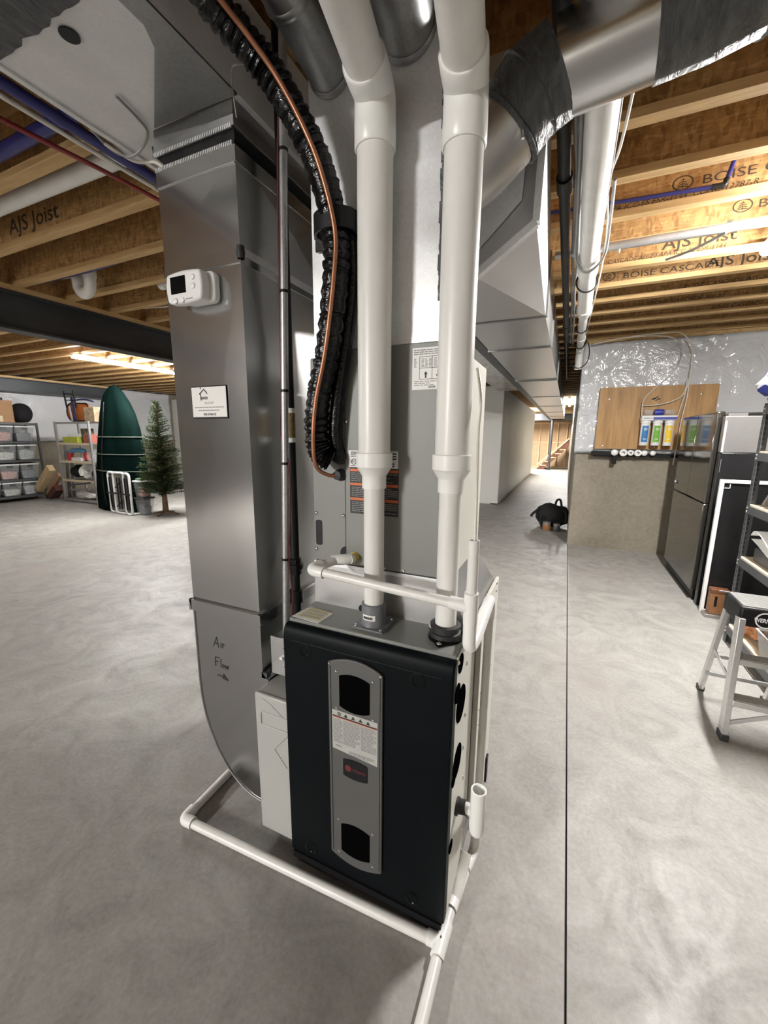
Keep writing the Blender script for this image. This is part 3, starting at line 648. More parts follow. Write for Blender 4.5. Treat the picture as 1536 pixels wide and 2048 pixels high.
def round_duct(name, label, path, r, rings, mtl=None):
    t = thing(name, label, 'duct', path[0]); MB().tube(path, r, 28).build('pipe', mtl or M['galv_dark'], t, sm=60)
    for p, d, rr in rings:
        p = Vector(p); d = Vector(d).normalized()*0.008
        MB().lathe([(rr*0.97, -0.010), (rr, -0.008), (rr*1.035, 0), (rr, 0.008), (rr*0.97, 0.010)], p, 28, d).build('crimp_ring', M['galv_dark'], t)
    return t
a = Vector((-0.448, 1.122, 2.492)); d = Vector((0.12, -0.99, 0.06)).normalized()
round_duct('round_duct', 'dark round duct leaving the plenum between the two white pipes', [a, a+d*0.30, a+d*0.62], 0.070, [(a+d*0.012, d, 0.073)])
a = Vector((-0.670, 1.122, 2.472)); d = Vector((0.05, -0.99, 0.08)).normalized()
round_duct('round_duct', 'dark round duct leaving the plenum left of the white pipes', [a, a+d*0.22, a+d*0.30+Vector((-0.01, 0, 0.01)), a+d*0.38+Vector((-0.03, 0, 0.07)), a+d*0.44+Vector((-0.05, 0, 0.18))], 0.060,
           [(a+d*0.012, d, 0.063), (a+d*0.21, d, 0.062), (a+d*0.28, d, 0.062)])
# right round duct: adjustable elbow, straight run, taped elbow going up
t = thing('round_duct', 'large shiny round duct running right under the ceiling with grey taped elbows', 'duct', (-0.34, 1.27, 2.24))
RA = [Vector(p) for p in ((-0.352, 1.27, 2.22), (-0.285, 1.27, 2.255), (-0.215, 1.27, 2.315), (-0.165, 1.27, 2.375), (-0.095, 1.265, 2.405))]
MB().tube(RA[:3], 0.098, 28).build('elbow', M['galv'], t, sm=30)
MB().tube(RA[2:], [0.102, 0.106, 0.103], 28).build('elbow', M['foil_tape'], t, sm=50, label='elbow wrapped in wrinkled grey tape')
MB().tube([RA[4], (0.115, 1.255, 2.425)], 0.099, 32).build('pipe', M['galv_drop'], t, sm=60)
RB = [Vector(p) for p in ((0.105, 1.256, 2.424), (0.205, 1.25, 2.433), (0.275, 1.25, 2.45), (0.335, 1.245, 2.50), (0.375, 1.24, 2.58), (0.385, 1.24, 2.72))]
MB().tube(RB, [0.103, 0.104, 0.107, 0.107, 0.105, 0.103], 28).build('elbow', M['foil_tape'], t, sm=40, label='upper elbow wrapped in grey tape')
for p, d in ((RA[3], (0.7, 0, 0.6)), (RA[2], (0.7, 0, 0.7)), (RB[2], (0.9, 0, 0.4)), (RB[3], (0.6, 0, 0.8))):
    d = Vector(d).normalized(); MB().lathe([(0.100, -0.008), (0.110, 0), (0.100, 0.008)], p, 28, d).build('crimp_ring', M['foil_tape'], t)
MB().tube([(-0.17, 1.20, 2.262), (-0.165, 1.195, 2.235)], [0.006, 0.004], 8).build('screw_tip', M['screw'], t)

# supply trunk in the corridor
t = thing('supply_air_duct', 'long galvanized supply trunk running down the corridor ceiling', 'duct', (-0.46, 6, 2.30))
TX0, TX1, TZ = -0.745, -0.205, 2.30
b = MB(); b.box(TX0, TX1, 3.05, 6.2, TZ, 2.70); b.build('trunk_section', M['trunk'], t, sm=0)
for i in range(5):
    b = MB(); y = 6.2+i*2.6; b.box(TX0, TX1, y, y+2.6, TZ, 2.70); b.build('trunk_section', M['trunk'], t, sm=0)
for y in (3.05, 4.05, 6.2, 6.32, 8.8, 11.4, 14.0, 16.6): MB().box(TX0-0.012, TX1+0.012, y-0.014, y+0.014, TZ-0.010, 2.69).build('drive_cleat', M['galv_dark'], t)
# takeoff and offset transition from the plenum to the trunk
A = [(-0.335, 1.50, 2.395), (-0.185, 1.50, 2.335), (-0.165, 1.50, 2.165), (-0.335, 1.50, 2.045)]
A = [(-0.345, 1.515, 2.42), (-0.175, 1.515, 2.40), (-0.150, 1.515, 2.18), (-0.345, 1.515, 2.05)]
b = MB(); b.add([A[3], A[2], (-0.145, 1.53, 2.70), (-0.345, 1.53, 2.70), (TX0, 3.05, TZ), (TX1, 3.05, TZ), (TX1, 3.05, 2.70), (TX0, 3.05, 2.70)],
                [(0, 1, 2, 3), (0, 4, 5, 1), (1, 5, 6, 2), (2, 6, 7, 3), (3, 7, 4, 0)])
b.build('transition', M['transition'], t, sm=0)
F = [(-0.345, 1.512, 2.30), (-0.205, 1.512, 2.36), (-0.19, 1.512, 2.26), (-0.345, 1.512, 2.13)]
MB().prism([(-0.34, 1.505, 2.385), (-0.195, 1.505, 2.355), (-0.20, 1.505, 2.255), (-0.34, 1.505, 2.125)], (0, 0.008, 0)).build('takeoff_face', M['galv_bright'], t, sm=0)
MB().bar((-0.345, 1.51, 2.045), (-0.150, 1.51, 2.178), 0.03, 0.022).build('takeoff_flange', M['galv_bright'], t)
MB().bar((-0.150, 1.51, 2.178), (-0.148, 1.52, 2.42), 0.022, 0.03).build('takeoff_flange', M['galv_bright'], t)

# ================================================================== RETURN AIR DROP
DX0, DX1, DY0, DY1 = -1.285, -0.955, 1.04, 1.56
rd = thing('return_air_drop', 'tall galvanized return-air drop with curved boot left of the furnace', 'duct', ((DX0+DX1)/2, 1.3, 0.06))
def xbreak(mb, a, b_, c, d, out):   # panel with cross-broken facets, apex pushed out
    a, b_, c, d = map(Vector, (a, b_, c, d)); m_ = (a+b_+c+d)/4+Vector(out); mb.add([a, b_, c, d, m_], [(0, 1, 4), (1, 2, 4), (2, 3, 4), (3, 0, 4)])
M['galv_side'] = galv('galvanized_side_sheet', (0.52, 0.56, 0.56), 0.36, 0.97, 0.03, 0.0, 0.02, 0.0)
def drop_section(z0, z1, nm, mt):
    p = lambda x, y, z: (x, y, z)
    b = MB(); xbreak(b, p(DX0, DY0, z0), p(DX1, DY0, z0), p(DX1, DY0, z1), p(DX0, DY0, z1), (0, -0.002, 0)); b.build('front_sheet', mt, rd, sm=0)
    b = MB(); xbreak(b, p(DX1, DY0, z0), p(DX1, DY1, z0), p(DX1, DY1, z1), p(DX1, DY0, z1), (0.016, 0, 0)); b.build('side_sheet', M['galv_side'], rd, sm=0)
    b = MB(); xbreak(b, p(DX0, DY1, z0), p(DX0, DY0, z0), p(DX0, DY0, z1), p(DX0, DY1, z1), (-0.004, 0, 0)); b.build('side_sheet', M['galv_side'], rd, sm=0)
    MB().box(DX0, DX1, DY1-0.002, DY1, z0, z1).build('back_sheet', mt, rd, sm=0)
drop_section(0.845, 2.035, 'duct_section', M['galv_drop']); drop_section(2.045, 2.325, 'duct_section', M['galv_drop'])
def band(z0, z1, e, mt, nm='slip_joint'):
    b = MB(); b.box(DX0-e, DX1+e, DY0-e, DY0+0.002, z0, z1); b.box(DX1-0.002, DX1+e, DY0-e, DY1+e, z0, z1); b.box(DX0-e, DX0+0.002, DY0-e, DY1+e, z0, z1); b.box(DX0-e, DX1+e, DY1-0.002, DY1+e, z0, z1)
    return b.build(nm, mt, rd, bev=0.001)
band(2.018, 2.056, 0.004, M['galv_drop']); band(2.285, 2.330, 0.006, M['galv_drop']); band(0.828, 0.872, 0.012, M['galv_drop'])
MB().box(DX1+0.001, DX1+0.0065, DY0, DY1, 2.040, 2.062).build('cleat', M['galv_bright'], rd)
MB().lathe([(0.011, -0.018), (0.013, 0), (0.011, 0.018)], (DX1+0.004, DY0-0.002, 2.045), 10).build('corner_sealant', M['rubber'], rd)
# black canvas connector with crimped metal edges
b = MB(); rnd = random.Random(2)
for lo, hi, e in ((2.330, 2.375, 0.0),):
    n = 14; ring = []
    for z, e in ((2.328, 0.0), (2.345, -0.018), (2.362, -0.015), (2.378, 0.0)):
        pr = []
        for i in range(n): pr.append((DX0-e+(DX1-DX0+2*e)*i/n, DY0-e+rnd.uniform(-.004, .004), z))
        for i in range(n): pr.append((DX1+e+rnd.uniform(-.004, .004), DY0-e+(DY1-DY0+2*e)*i/n, z))
        for i in range(n): pr.append((DX1+e-(DX1-DX0+2*e)*i/n, DY1+e, z))
        for i in range(n): pr.append((DX0-e, DY1+e-(DY1-DY0+2*e)*i/n, z))
        ring.append(pr)
    k = len(ring[0])
    for i in range(3): b.add(ring[i]+ring[i+1], [(j, (j+1) % k, k+(j+1) % k, k+j) for j in range(k)])
b.build('flexible_connector', M['fabric_black'], rd, sm=30, label='black canvas flexible connector')
b = MB()
for i in range(46):
    x = DX0+0.005+i*(DX1-DX0-0.01)/45; b.box(x-0.0018, x+0.0018, DY0-0.0085, DY0-0.004, 2.329, 2.340); b.box(x-0.0018, x+0.0018, DY0-0.0085, DY0-0.004, 2.372, 2.383)
b.build('crimp_teeth', M['galv_bright'], rd, sm=0, kind='stuff')
band(2.376, 2.405, 0.006, M['galv_dark'], 'collar'); 
b = MB(); b.box(DX0, DX1, DY0, DY1, 2.40, 2.452); b.build('collar', M['galv_dark'], rd)
# curved boot
bp = [(DX1, 0.845), (DX0, 0.845), (DX0, 0.52)] + [(-1.285+0.30*(1-math.cos(R(a))), 0.52-0.455*math.sin(R(a))) for a in range(10, 91, 10)] + [(-0.932, 0.062), (-0.932, 0.615), (DX1, 0.635)]
boot = MB().prism([(x, DY0, z) for x, z in bp], (0, DY1-DY0, 0)).build('boot', M['galv_drop'], rd, sm=35)
MB().tube([(x, DY0-0.001, z) for x, z in bp[1:13]], 0.004, 8).build('rolled_seam', M['galv_dark'], boot)
b = MB(); rnd = random.Random(9)
for i in range(26):
    y = DY0+i*0.02; b.box(DX1-0.004+rnd.uniform(-.006, .004), DX1+0.018+rnd.uniform(-.006, .012), y, y+0.021, 0.618, 0.640+rnd.uniform(0, .008))
b.build('torn_tape', M['foil_tape'], boot, sm=0, label='torn grey tape along the filter cabinet')
hs = [[(0, 0), (0.45, 1.0), (0.62, 0.0)], [(0.12, 0.35), (0.6, 0.33)], [(0.95, 0.55), (0.93, 0.05)], [(1.15, 0.05), (1.17, 0.5), (1.22, 0.38), (1.42, 0.42)],
      [(0.1, -1.1), (0.08, -2.0)], [(0.08, -1.1), (0.6, -1.05)], [(0.1, -1.5), (0.42, -1.5)], [(0.78, -1.15), (0.76, -2.0)],
      [(1.05, -1.62), (0.92, -1.8), (1.02, -2.0), (1.18, -1.82), (1.05, -1.62)], [(1.28, -1.62), (1.36, -2.0), (1.48, -1.7), (1.58, -2.0), (1.68, -1.6)],
      [(0.2, -2.9), (0.6, -2.86), (1.0, -3.0)]]
strokes(hs, (-1.195, DY0-0.0012, 0.690), 0.042, 0.0024, M['ink'], boot, 'handwriting')
MB().prism([(-1.158, DY0-0.0012, 0.560), (-1.128, DY0-0.0012, 0.556), (-1.154, DY0-0.0012, 0.582)], (0, -0.0004, 0)).build('arrow_head', M['ink'], boot, sm=0)

# return trunk overhead
rt = thing('return_air_duct', 'wide pale return-air trunk overhead at the top left', 'duct', (-1.19, 1.0, 2.452))
QX0, QX1 = -1.435, -0.935
MB().box(QX0, QX1, -3.0, 0.74, 2.452, 2.72).build('trunk_section', M['galv_dull'], rt, sm=0)
MB().box(QX0, QX1, 0.74, 1.62, 2.452, 2.72).build('trunk_section', M['galv_dull'], rt, sm=0)
MB().box(QX0, QX1, 1.62, 9.2, 2.48, 2.72).build('trunk_section', M['galv'], rt, sm=0)
MB().prism([(-0.990, 0.20, 2.447), (-0.990, 0.80, 2.447), (-1.02, 0.85, 2.447), (-1.267, 1.03, 2.447), (QX1+0.001, 1.039, 2.447), (QX1+0.001, 0.20, 2.447)], (0, 0, 0.0055)).build('dark_reflection', M['galv_dark'], rt, sm=0, label='dark reflection on the trunk underside by the drop, laid on as a plate')  # thin plate that colours in a dark reflection on the trunk underside
b = MB(); rnd = random.Random(5); pts = []
for i in range(22): pts.append((QX0-0.004+(QX1-QX0+0.008)*i/21, 0.708+rnd.uniform(-.006, .006), 2.4475))
for i in range(22): pts.append((QX1+0.004-(QX1-QX0+0.008)*i/21, 0.60+rnd.uniform(-.006, .006), 2.4468))
b.prism(pts, (0, 0, 0.006)).build('mastic_band', M['foil_tape'], rt, sm=0, label='dark band of joint tape across the trunk')
MB().lathe([(0.0, 0.0), (0.022, 0.0), (0.022, 0.003)], (-1.180, 0.745, 2.4465), 20, (0, 0, 1)).build('round_hole', M['black'], rt, label='round black hole in the trunk')
MB().box(QX0-0.018, QX0, -3.0, 1.62, 2.445, 2.475).build('edge_flange', M['galv_dull'], rt)

# filter cabinet
fc = thing('filter_cabinet', 'cream filter cabinet between the duct boot and the furnace', 'filter cabinet', (-0.85, 1.25, 0))
MB().box(-0.928, -0.776, 0.978, 1.54, 0.055, 0.612).build('housing', M['cream'], fc, bev=0.004)
dr = MB().box(-0.930, -0.775, 0.966, 0.980, 0.055, 0.615).build('filter_door', M['cream'], fc, bev=0.005)
MB().tube(bend([(-0.785, 0.9655, 0.548), (-0.905, 0.9655, 0.548), (-0.905, 0.9655, 0.498), (-0.785, 0.9655, 0.498)], 0.008), 0.003, 8).build('embossed_rim', M['cream'], dr)
MB().tube(bend([(-0.78, 0.9655, 0.50), (-0.852, 0.9655, 0.415), (-0.80, 0.9655, 0.355)], 0.004), 0.0022, 8).build('embossed_arrow', M['cream'], dr)
MB().tube([(-0.90, 0.9655, 0.60), (-0.86, 0.9655, 0.587), (-0.80, 0.9655, 0.545)], 0.002, 8).build('embossed_line', M['cream'], dr)
for x in (-0.915, -0.81):
    for y0 in (1.02, 1.45): MB().box(x, x+0.03, y0, y0+0.04, 0, 0.056).build('foot', M['rubber'], fc)

# thermostat and magnet card
th = thing('thermostat', 'white digital thermostat mounted on the front of the return duct', 'thermostat', (-1.12, 1.03, 1.955))
MB().prism(rrect(-1.165, -1.040, 1.912, 2.003, 0.02, 1.012), (0, 0.026, 0)).build('wall_plate', M['white'], th, bev=0.006, sm=40)
def sqround(x0, x1, z0, z1, y, bu=0.006):
    p = []; n = 8
    for i in range(n): s = i/n; p.append((x0+(x1-x0)*s, y, z0-bu*math.sin(math.pi*s)))
    for i in range(n): s = i/n; p.append((x1+bu*math.sin(math.pi*s), y, z0+(z1-z0)*s))
    for i in range(n): s = i/n; p.append((x1-(x1-x0)*s, y, z1+bu*math.sin(math.pi*s)))
    for i in range(n): s = i/n; p.append((x0-bu*math.sin(math.pi*s), y, z1-(z1-z0)*s))
    return p
hb = MB().prism(sqround(-1.208, -1.062, 1.914, 1.998, 0.978), (0, 0.036, 0)).build('body', M['white'], th, bev=0.008, sm=40, segs=3)
MB().box(-1.190, -1.124, 0.9768, 0.979, 1.938, 1.988).build('display', M['black_gloss'], hb, bev=0.001)
for x, z in ((-1.092, 1.978), (-1.092, 1.953), (-1.172, 1.918), (-1.142, 1.918)):
    MB().lathe([(0.009, 0), (0.0085, 0.003), (0.005, 0.0045), (0, 0.005)], (x, 0.978, z), 16, (0, -1, 0)).build('button', M['white'], hb)
b = MB(); rows(b, -1.127, -1.098, 1.916, 1.921, 0.9776, 1, 0.6, 4); b.build('print', M['ink_grey'], hb, sm=0)
mg = thing('business_card_magnet', 'white contractor magnet card with a house logo on the duct', 'magnet', (-1.12, 1.037, 1.61))
MB().box(-1.201, -1.040, 1.0345, 1.0372, 1.556, 1.664).build('backing', M['black'], mg, bev=0.001)
cd = MB().box(-1.199, -1.042, 1.0335, 1.0350, 1.561, 1.660).build('card', M['paper'], mg, sm=0)
y = 1.0332
strokes([[(0, 0), (0.9, 0.62)], [(1.0, 0.5), (1.4, 0.05)], [(0.22, 0.12), (0.27, -0.75)]], (-1.163, y, 1.637), 0.026, 0.0036, M['ink'], cd, 'logo_roof')
text('occo', 0.0175, (-1.154, y, 1.620), M['ink'], cd, 'card_lettering', sx=0.85, bold=0.0006)
MB().lathe([(0, 0.0003), (0.0038, 0.0003), (0.0038, 0)], (-1.1555, y+0.0002, 1.6565), 12, (0, -1, 0)).build('logo_dot', M['ink_grey'], cd, sm=0)
text('586.634.7087', 0.0105, (-1.120, y, 1.604), M['ink_grey'], cd, 'card_lettering', sx=0.75, align='CENTER')
b = MB(); rows(b, -1.188, -1.052, 1.590, 1.597, y, 1, 0.4, 1); rows(b, -1.172, -1.068, 1.580, 1.587, y, 1, 0.4, 2); b.build('fine_print', M['ink_grey'], cd, sm=0, kind='stuff')
text('FREE ESTIMATES', 0.0095, (-1.120, y, 1.5665), M['ink'], cd, 'card_lettering', sx=0.85, align='CENTER', bold=0.0003)

# ================================================================== VENT PIPES
def vent(label, x, y, zt, zb, dv):
    t = thing('vent_pipe', label, 'pipe', (x, y, zb), 'white plastic vent pipes of the furnace')
    r2, r3 = 0.0302, 0.0460
    MB().cyl((x, y, zb), (x, y, 1.372), r2, 28).build('lower_pipe', M['pvc'], t, sm=60)
    MB().lathe([(r2, 1.352), (0.0350, 1.352), (0.0355, 1.388), (0.0365, 1.390), (0.0500, 1.412), (0.0525, 1.414), (0.0525, 1.452), (0.0500, 1.454), (r3, 1.453)], (x, y, 0), 32).build('reducer', M['pvc_fit'], t, sm=35)
    MB().cyl((x, y, 1.44), (x, y, zt+0.01), r3, 32).build('upper_pipe', M['pvc'], t, sm=60)
    # 45 degree elbow with two sockets
    d = Vector(dv).normalized(); c = Vector((x, y, zt+0.122)); e = c+d*0.092
    mid = bend([(x, y, zt+0.05), c, c+d*0.055], 0.072, 12)[1:-1]
    MB().tube([(x, y, zt), (x, y, zt+0.004), (x, y, zt+0.046)]+mid+[c+d*0.056, e-d*0.004, e], [0.0495, 0.0522, 0.0522]+[0.0512]*len(mid)+[0.0525, 0.0527, 0.0500], 32).build('elbow', M['pvc_fit'], t, sm=50)
    MB().tube([c+d*0.06, c+d*2.2], r3, 32).build('level_pipe', M['pvc'], t, sm=60)
    return t
vent('left white vent pipe rising from the grey intake collar', -0.503, 1.045, 2.205, 0.97, (0.15, -0.98, 0.07))
vp = vent('right white vent pipe rising from the black exhaust flange', -0.279, 1.06, 2.165, 0.955, (0.15, -0.98, 0.07))

# ================================================================== LINE SET, CONDUIT, GAS
ls = thing('line_set', 'black wrapped refrigerant line curving down in front of the plenum', 'pipe', (-0.66, 1.06, 1.43))
LP = [(-0.90, 0.52, 2.74), (-0.86, 0.66, 2.58), (-0.805, 0.80, 2.455), (-0.760, 0.885, 2.40), (-0.722, 0.94, 2.35), (-0.676, 0.98, 2.262), (-0.640, 1.01, 2.17), (-0.616, 1.035, 2.04), (-0.620, 1.04, 1.924), (-0.652, 1.045, 1.74), (-0.692, 1.05, 1.605), (-0.703, 1.055, 1.50), (-0.690, 1.06, 1.445), (-0.665, 1.075, 1.425)]
sp = spline(LP, 14); sp = [Vector(p) for p in sp]
rnd = random.Random(11); rad = []
for i, p in enumerate(sp):
    q = i/len(sp); base = 0.036 if q < 0.93 else 0.034
    rad.append(base+0.0035*math.sin(i*2.1)+rnd.uniform(-0.0022, 0.0022))
MB().tube(sp, rad, 20).build('wrapped_insulation', M['insul'], ls, sm=70)
b = MB()
for i in list(range(6, 92, 3))+list(range(92, len(sp)-10, 9)):
    dvec = (sp[i+1]-sp[i]).normalized(); b.lathe([(0.0325, -0.006), (0.0370+rnd.uniform(0, .002), 0.0), (0.0325, 0.006)], sp[i]+Vector((rnd.uniform(-.002, .002), 0, 0)), 16, dvec+Vector((rnd.uniform(-.2, .2), rnd.uniform(-.2, .2), 0)))
b.build('wrap_ridges', M['insul'], ls, sm=50, kind='stuff')
# second, thinner insulated loop beside it near the bottom
l2 = [(-0.600, 1.060, 2.10), (-0.590, 1.072, 2.04), (-0.588, 1.082, 1.92), (-0.615, 1.085, 1.77), (-0.640, 1.085, 1.64), (-0.655, 1.085, 1.52), (-0.655, 1.10, 1.445)]
MB().tube(spline(l2, 8), 0.021, 14).build('wrapped_insulation', M['insul'], ls, sm=60)
cp = [(-0.862, 0.50, 2.735), (-0.822, 0.63, 2.575), (-0.765, 0.765, 2.435), (-0.725, 0.845, 2.378), (-0.690, 0.90, 2.325), (-0.648, 0.94, 2.24), (-0.615, 0.965, 2.15), (-0.594, 0.993, 2.03), (-0.600, 0.999, 1.93), (-0.634, 1.004, 1.74), (-0.674, 1.01, 1.60), (-0.690, 1.014, 1.49), (-0.692, 1.03, 1.41), (-0.675, 1.07, 1.380), (-0.655, 1.10, 1.378)]
MB().tube(spline(cp, 8), 0.0062, 10).build('copper_tube', M['copper'], ls, sm=60, label='bare copper tube')
ck = thing('pipe_clamp', 'black two-eared clamp strapping the wrapped line to the plenum', 'clamp', (-0.665, 1.11, 2.065))
b = MB()
pr = [(-0.665+0.062*math.cos(R(a)), 1.04-0.044*math.sin(R(a))) for a in range(0, 181, 15)]
inner = [(-0.665+0.054*math.cos(R(a)), 1.04-0.038*math.sin(R(a))) for a in range(180, -1, -15)]
prof = [(p[0]+0.045, p[1]) for p in pr]+[(p[0]+0.045, p[1]) for p in inner]
b.prism([(x, y, 2.035) for x, y in prof], (0, 0, 0.05)); b.box(-0.688, -0.672, 1.04, 1.112, 2.035, 2.085); b.box(-0.566, -0.556, 1.04, 1.112, 2.035, 2.085)
b.build('strap', M['black'], ck, bev=0.001)
for x0, x1 in ((-0.728, -0.680), (-0.566, -0.520)):
    e = MB().box(x0, x1, 1.106, 1.1125, 2.035, 2.085).build('ear', M['black'], ck, bev=0.001); screw(((x0+x1)/2, 1.106, 2.062), e, r=0.006)

cn = thing('electrical_conduit', 'thin grey conduit standing in front of the return duct', 'conduit', (-0.86, 1.075, 0.80))
CA, CB = Vector((-0.792, 1.075, 2.70)), Vector((-0.868, 1.075, 0.80))
MB().tube([CA, CB], 0.0118, 16).build('tube', M['conduit'], cn, sm=60)
at_z = lambda z: CB+(CA-CB)*((z-0.80)/1.90)
for z in (2.30, 1.93, 1.64, 1.41, 1.08):
    p = at_z(z); MB().lathe([(0.0118, -0.004), (0.0136, -0.004), (0.0136, 0.004), (0.0118, 0.004)], p, 16).build('cable_tie', M['black'], cn)
wires = MB().tube(spline([at_z(2.42)+Vector((-0.012, -0.004, 0)), at_z(2.2)+Vector((-0.016, -0.006, 0)), at_z(1.9)+Vector((-0.0135, -0.004, 0)), at_z(1.64)+Vector((-0.014, 0, 0)), at_z(1.5)+Vector((-0.018, 0, 0)), at_z(1.41)+Vector((0.0135, 0, 0)), at_z(1.25)+Vector((0.019, 0, 0)), at_z(1.08)+Vector((0.014, 0, 0)), at_z(0.95)+Vector((0.022, 0.01, 0)), at_z(0.82)+Vector((0.016, 0.01, 0))], 6), 0.0028, 8).build('control_wire', mat('dark_red_wire', (0.09, 0.012, 0.014), 0.5), cn, label='dark red control wire tied along the conduit')
gp = thing('gas_pipe', 'black iron gas pipe with a union beside the grey conduit', 'pipe', (-0.858, 1.17, 0.80))
gx, gy = -0.888, 1.168
MB().cyl((gx, gy, 2.70), (gx, gy, 0.80), 0.0165, 18).build('pipe', M['iron'], gp, sm=60)
MB().lathe([(0.0165, -0.03), (0.023, -0.028), (0.023, -0.008), (0.030, -0.006), (0.030, 0.012), (0.023, 0.014), (0.023, 0.032), (0.0165, 0.034)], (gx, gy, 1.02), 8).build('union', M['iron'], gp, sm=0)
MB().lathe([(0.0165, -0.026), (0.024, -0.024), (0.025, -0.014), (0.023, 0), (0.025, 0.014), (0.024, 0.024), (0.0165, 0.026)], (gx, gy, 0.905), 14).build('coupling', M['iron'], gp, sm=30)
MB().tube([(gx, gy, 0.82), (gx, gy, 0.79), (-0.77, gy, 0.79)], 0.0168, 14).build('elbow', M['iron'], gp)
MB().lathe([(0.017, -0.045), (0.0176, -0.04), (0.0176, 0.04), (0.017, 0.045)], (gx, gy, 1.535), 16).build('pipe_label', mat('worn_brass_label', (0.17, 0.12, 0.04), 0.5, 0, 0.5, 60), gp, label='worn brownish label on the gas pipe')
for z in (1.485, 1.585): MB().lathe([(0.017, -0.008), (0.018, -0.007), (0.018, 0.007), (0.017, 0.008)], (gx, gy, z), 16).build('label_edge', M['paper'], gp, label='white label edge')
sw_ = thing('switch_box', 'grey metal switch box with white toggle beside the furnace door', 'switch', (-0.845, 1.05, 0.70))
MB().box(-0.900, -0.790, 1.035, 1.09, 0.665, 0.800).build('box', M['conduit'], sw_, bev=0.003)
pl = MB().box(-0.903, -0.787, 1.031, 1.036, 0.660, 0.804).build('cover_plate', M['galv'], sw_, bev=0.001)
MB().hexa([(-0.853, 1.031, 0.722), (-0.837, 1.031, 0.722), (-0.837, 1.031, 0.742), (-0.853, 1.031, 0.742), (-0.851, 1.012, 0.734), (-0.839, 1.012, 0.734), (-0.839, 1.012, 0.744), (-0.851, 1.012, 0.744)]).build('toggle', M['white'], pl)
for z in (0.700, 0.765): screw((-0.845, 1.031, z), pl, r=0.004)
wr = thing('control_wire', 'thin grey wire looping down beside the overhead duct', 'wire', (-0.9, 1.02, 2.4))
MB().tube(spline([(-0.905, 1.00, 2.36), (-0.902, 0.985, 2.43), (-0.885, 0.97, 2.447), (-0.85, 0.95, 2.43), (-0.80, 0.93, 2.40), (-0.76, 0.92, 2.375)], 8), 0.0018, 6).build('wire', M['cable_grey'], wr, sm=60)

# ================================================================== CONDENSATE DRAIN
dn = thing('condensate_drain', 'white plastic condensate drain crossing in front of the two vent pipes', 'pipe', (-0.19, 1.0, 0.95))
r = 0.0140
MB().tube([(-0.603, 1.09, 1.113), (-0.606, 1.075, 1.113)], 0.016, 14).build('adapter', M['pvc_fit'], dn)
MB().tube(bend([(-0.604, 1.085, 1.113), (-0.622, 1.065, 1.113), (-0.655, 1.05, 1.112)], 0.01), 0.0175, 14).build('elbow', M['pvc_fit'], dn)
MB().tube([(-0.640, 1.055, 1.112), (-0.672, 0.985, 1.104)], r, 16).build('pipe', M['pvc'], dn, sm=60)
MB().tube(bend([(-0.665, 1.005, 1.106), (-0.678, 0.966, 1.102), (-0.630, 0.966, 1.099)], 0.02, 8), 0.0185, 16).build('elbow', M['pvc_fit'], dn, sm=60)
MB().tube([(-0.640, 0.966, 1.100), (-0.205, 0.966, 1.074)], r, 18).build('pipe', M['pvc'], dn, sm=60)
b = MB(); b.tube([(-0.245, 0.966, 1.077), (-0.19, 0.966, 1.074)], 0.0175, 18); b.tube([(-0.19, 0.966, 1.112), (-0.19, 0.966, 1.028)], 0.0185, 18); b.build('tee', M['pvc_fit'], dn, sm=60)
MB().lathe([(0.0140, 0), (0.0140, 0.145), (0.0105, 0.145), (0.0105, 0.09), (0, 0.09)], (-0.19, 0.966, 1.105), 18).build('riser', M['pvc'], dn, sm=50)
b = MB()
for i in range(7): b.box(-0.2035, -0.2028, 0.960, 0.964, 1.13+i*0.007, 1.134+i*0.007)
b.build('pipe_print', M['ink_grey'], dn, sm=0)
MB().tube(bend([(-0.19, 0.966, 1.035), (-0.19, 0.966, 0.955), (-0.185, 1.03, 0.96), (-0.183, 1.235, 1.00), (-0.183, 1.242, 0.93)], 0.03, 8), 0.0175, 18).build('trap', M['pvc_fit'], dn, sm=60)
MB().tube([(-0.183, 1.242, 0.96), (-0.183, 1.235, 0.10)], r, 16).build('pipe', M['pvc'], dn, sm=60)
MB().tube(bend([(-0.183, 1.235, 0.14), (-0.185, 1.235, 0.022), (-0.20, 1.16, 0.022)], 0.05, 8), 0.0175, 16).build('elbow', M['pvc_fit'], dn, sm=60)
tb = thing('vinyl_tube', 'thin white tube dropping into the open top of the drain riser', 'tube', (-0.19, 0.966, 1.2))
MB().tube(spline([(-0.190, 0.967, 1.20), (-0.190, 0.972, 1.26), (-0.196, 0.995, 1.36), (-0.205, 1.03, 1.45), (-0.212, 1.06, 1.52), (-0.216, 1.09, 1.60), (-0.235, 1.12, 1.68)], 8), 0.0042, 10).build('tube', M['white_pex'], tb, sm=60)
fd = thing('floor_drain_pipe', 'white plastic drain pipe lying on the floor around the furnace', 'pipe', (-0.7, 0.9, 0.0))
fz = 0.0185; fr = 0.0165
MB().tube([(-0.205, 1.17, fz), (-0.217, 1.03, fz)], fr, 16).build('pipe', M['pvc'], fd, sm=60)
b = MB(); b.tube([(-0.205, 1.15, fz+0.002), (-0.217, 1.02, fz+0.002)], 0.0205, 18); b.tube(bend([(-0.213, 1.05, fz+0.003), (-0.205, 1.12, 0.055), (-0.200, 1.16, 0.09)], 0.04), 0.018, 16); b.build('wye', M['pvc_fit'], fd, sm=60)
MB().tube([(-0.216, 1.03, fz), (-0.219, 0.95, fz)], fr, 16).build('pipe', M['pvc'], fd, sm=60)
b = MB(); b.tube([(-0.2175, 0.975, fz+0.002), (-0.221, 0.885, fz+0.002)], 0.0205, 18); b.tube([(-0.219, 0.925, fz+0.002), (-0.262, 0.922, fz+0.002)], 0.0205, 18); b.build('tee', M['pvc_fit'], fd, sm=60)
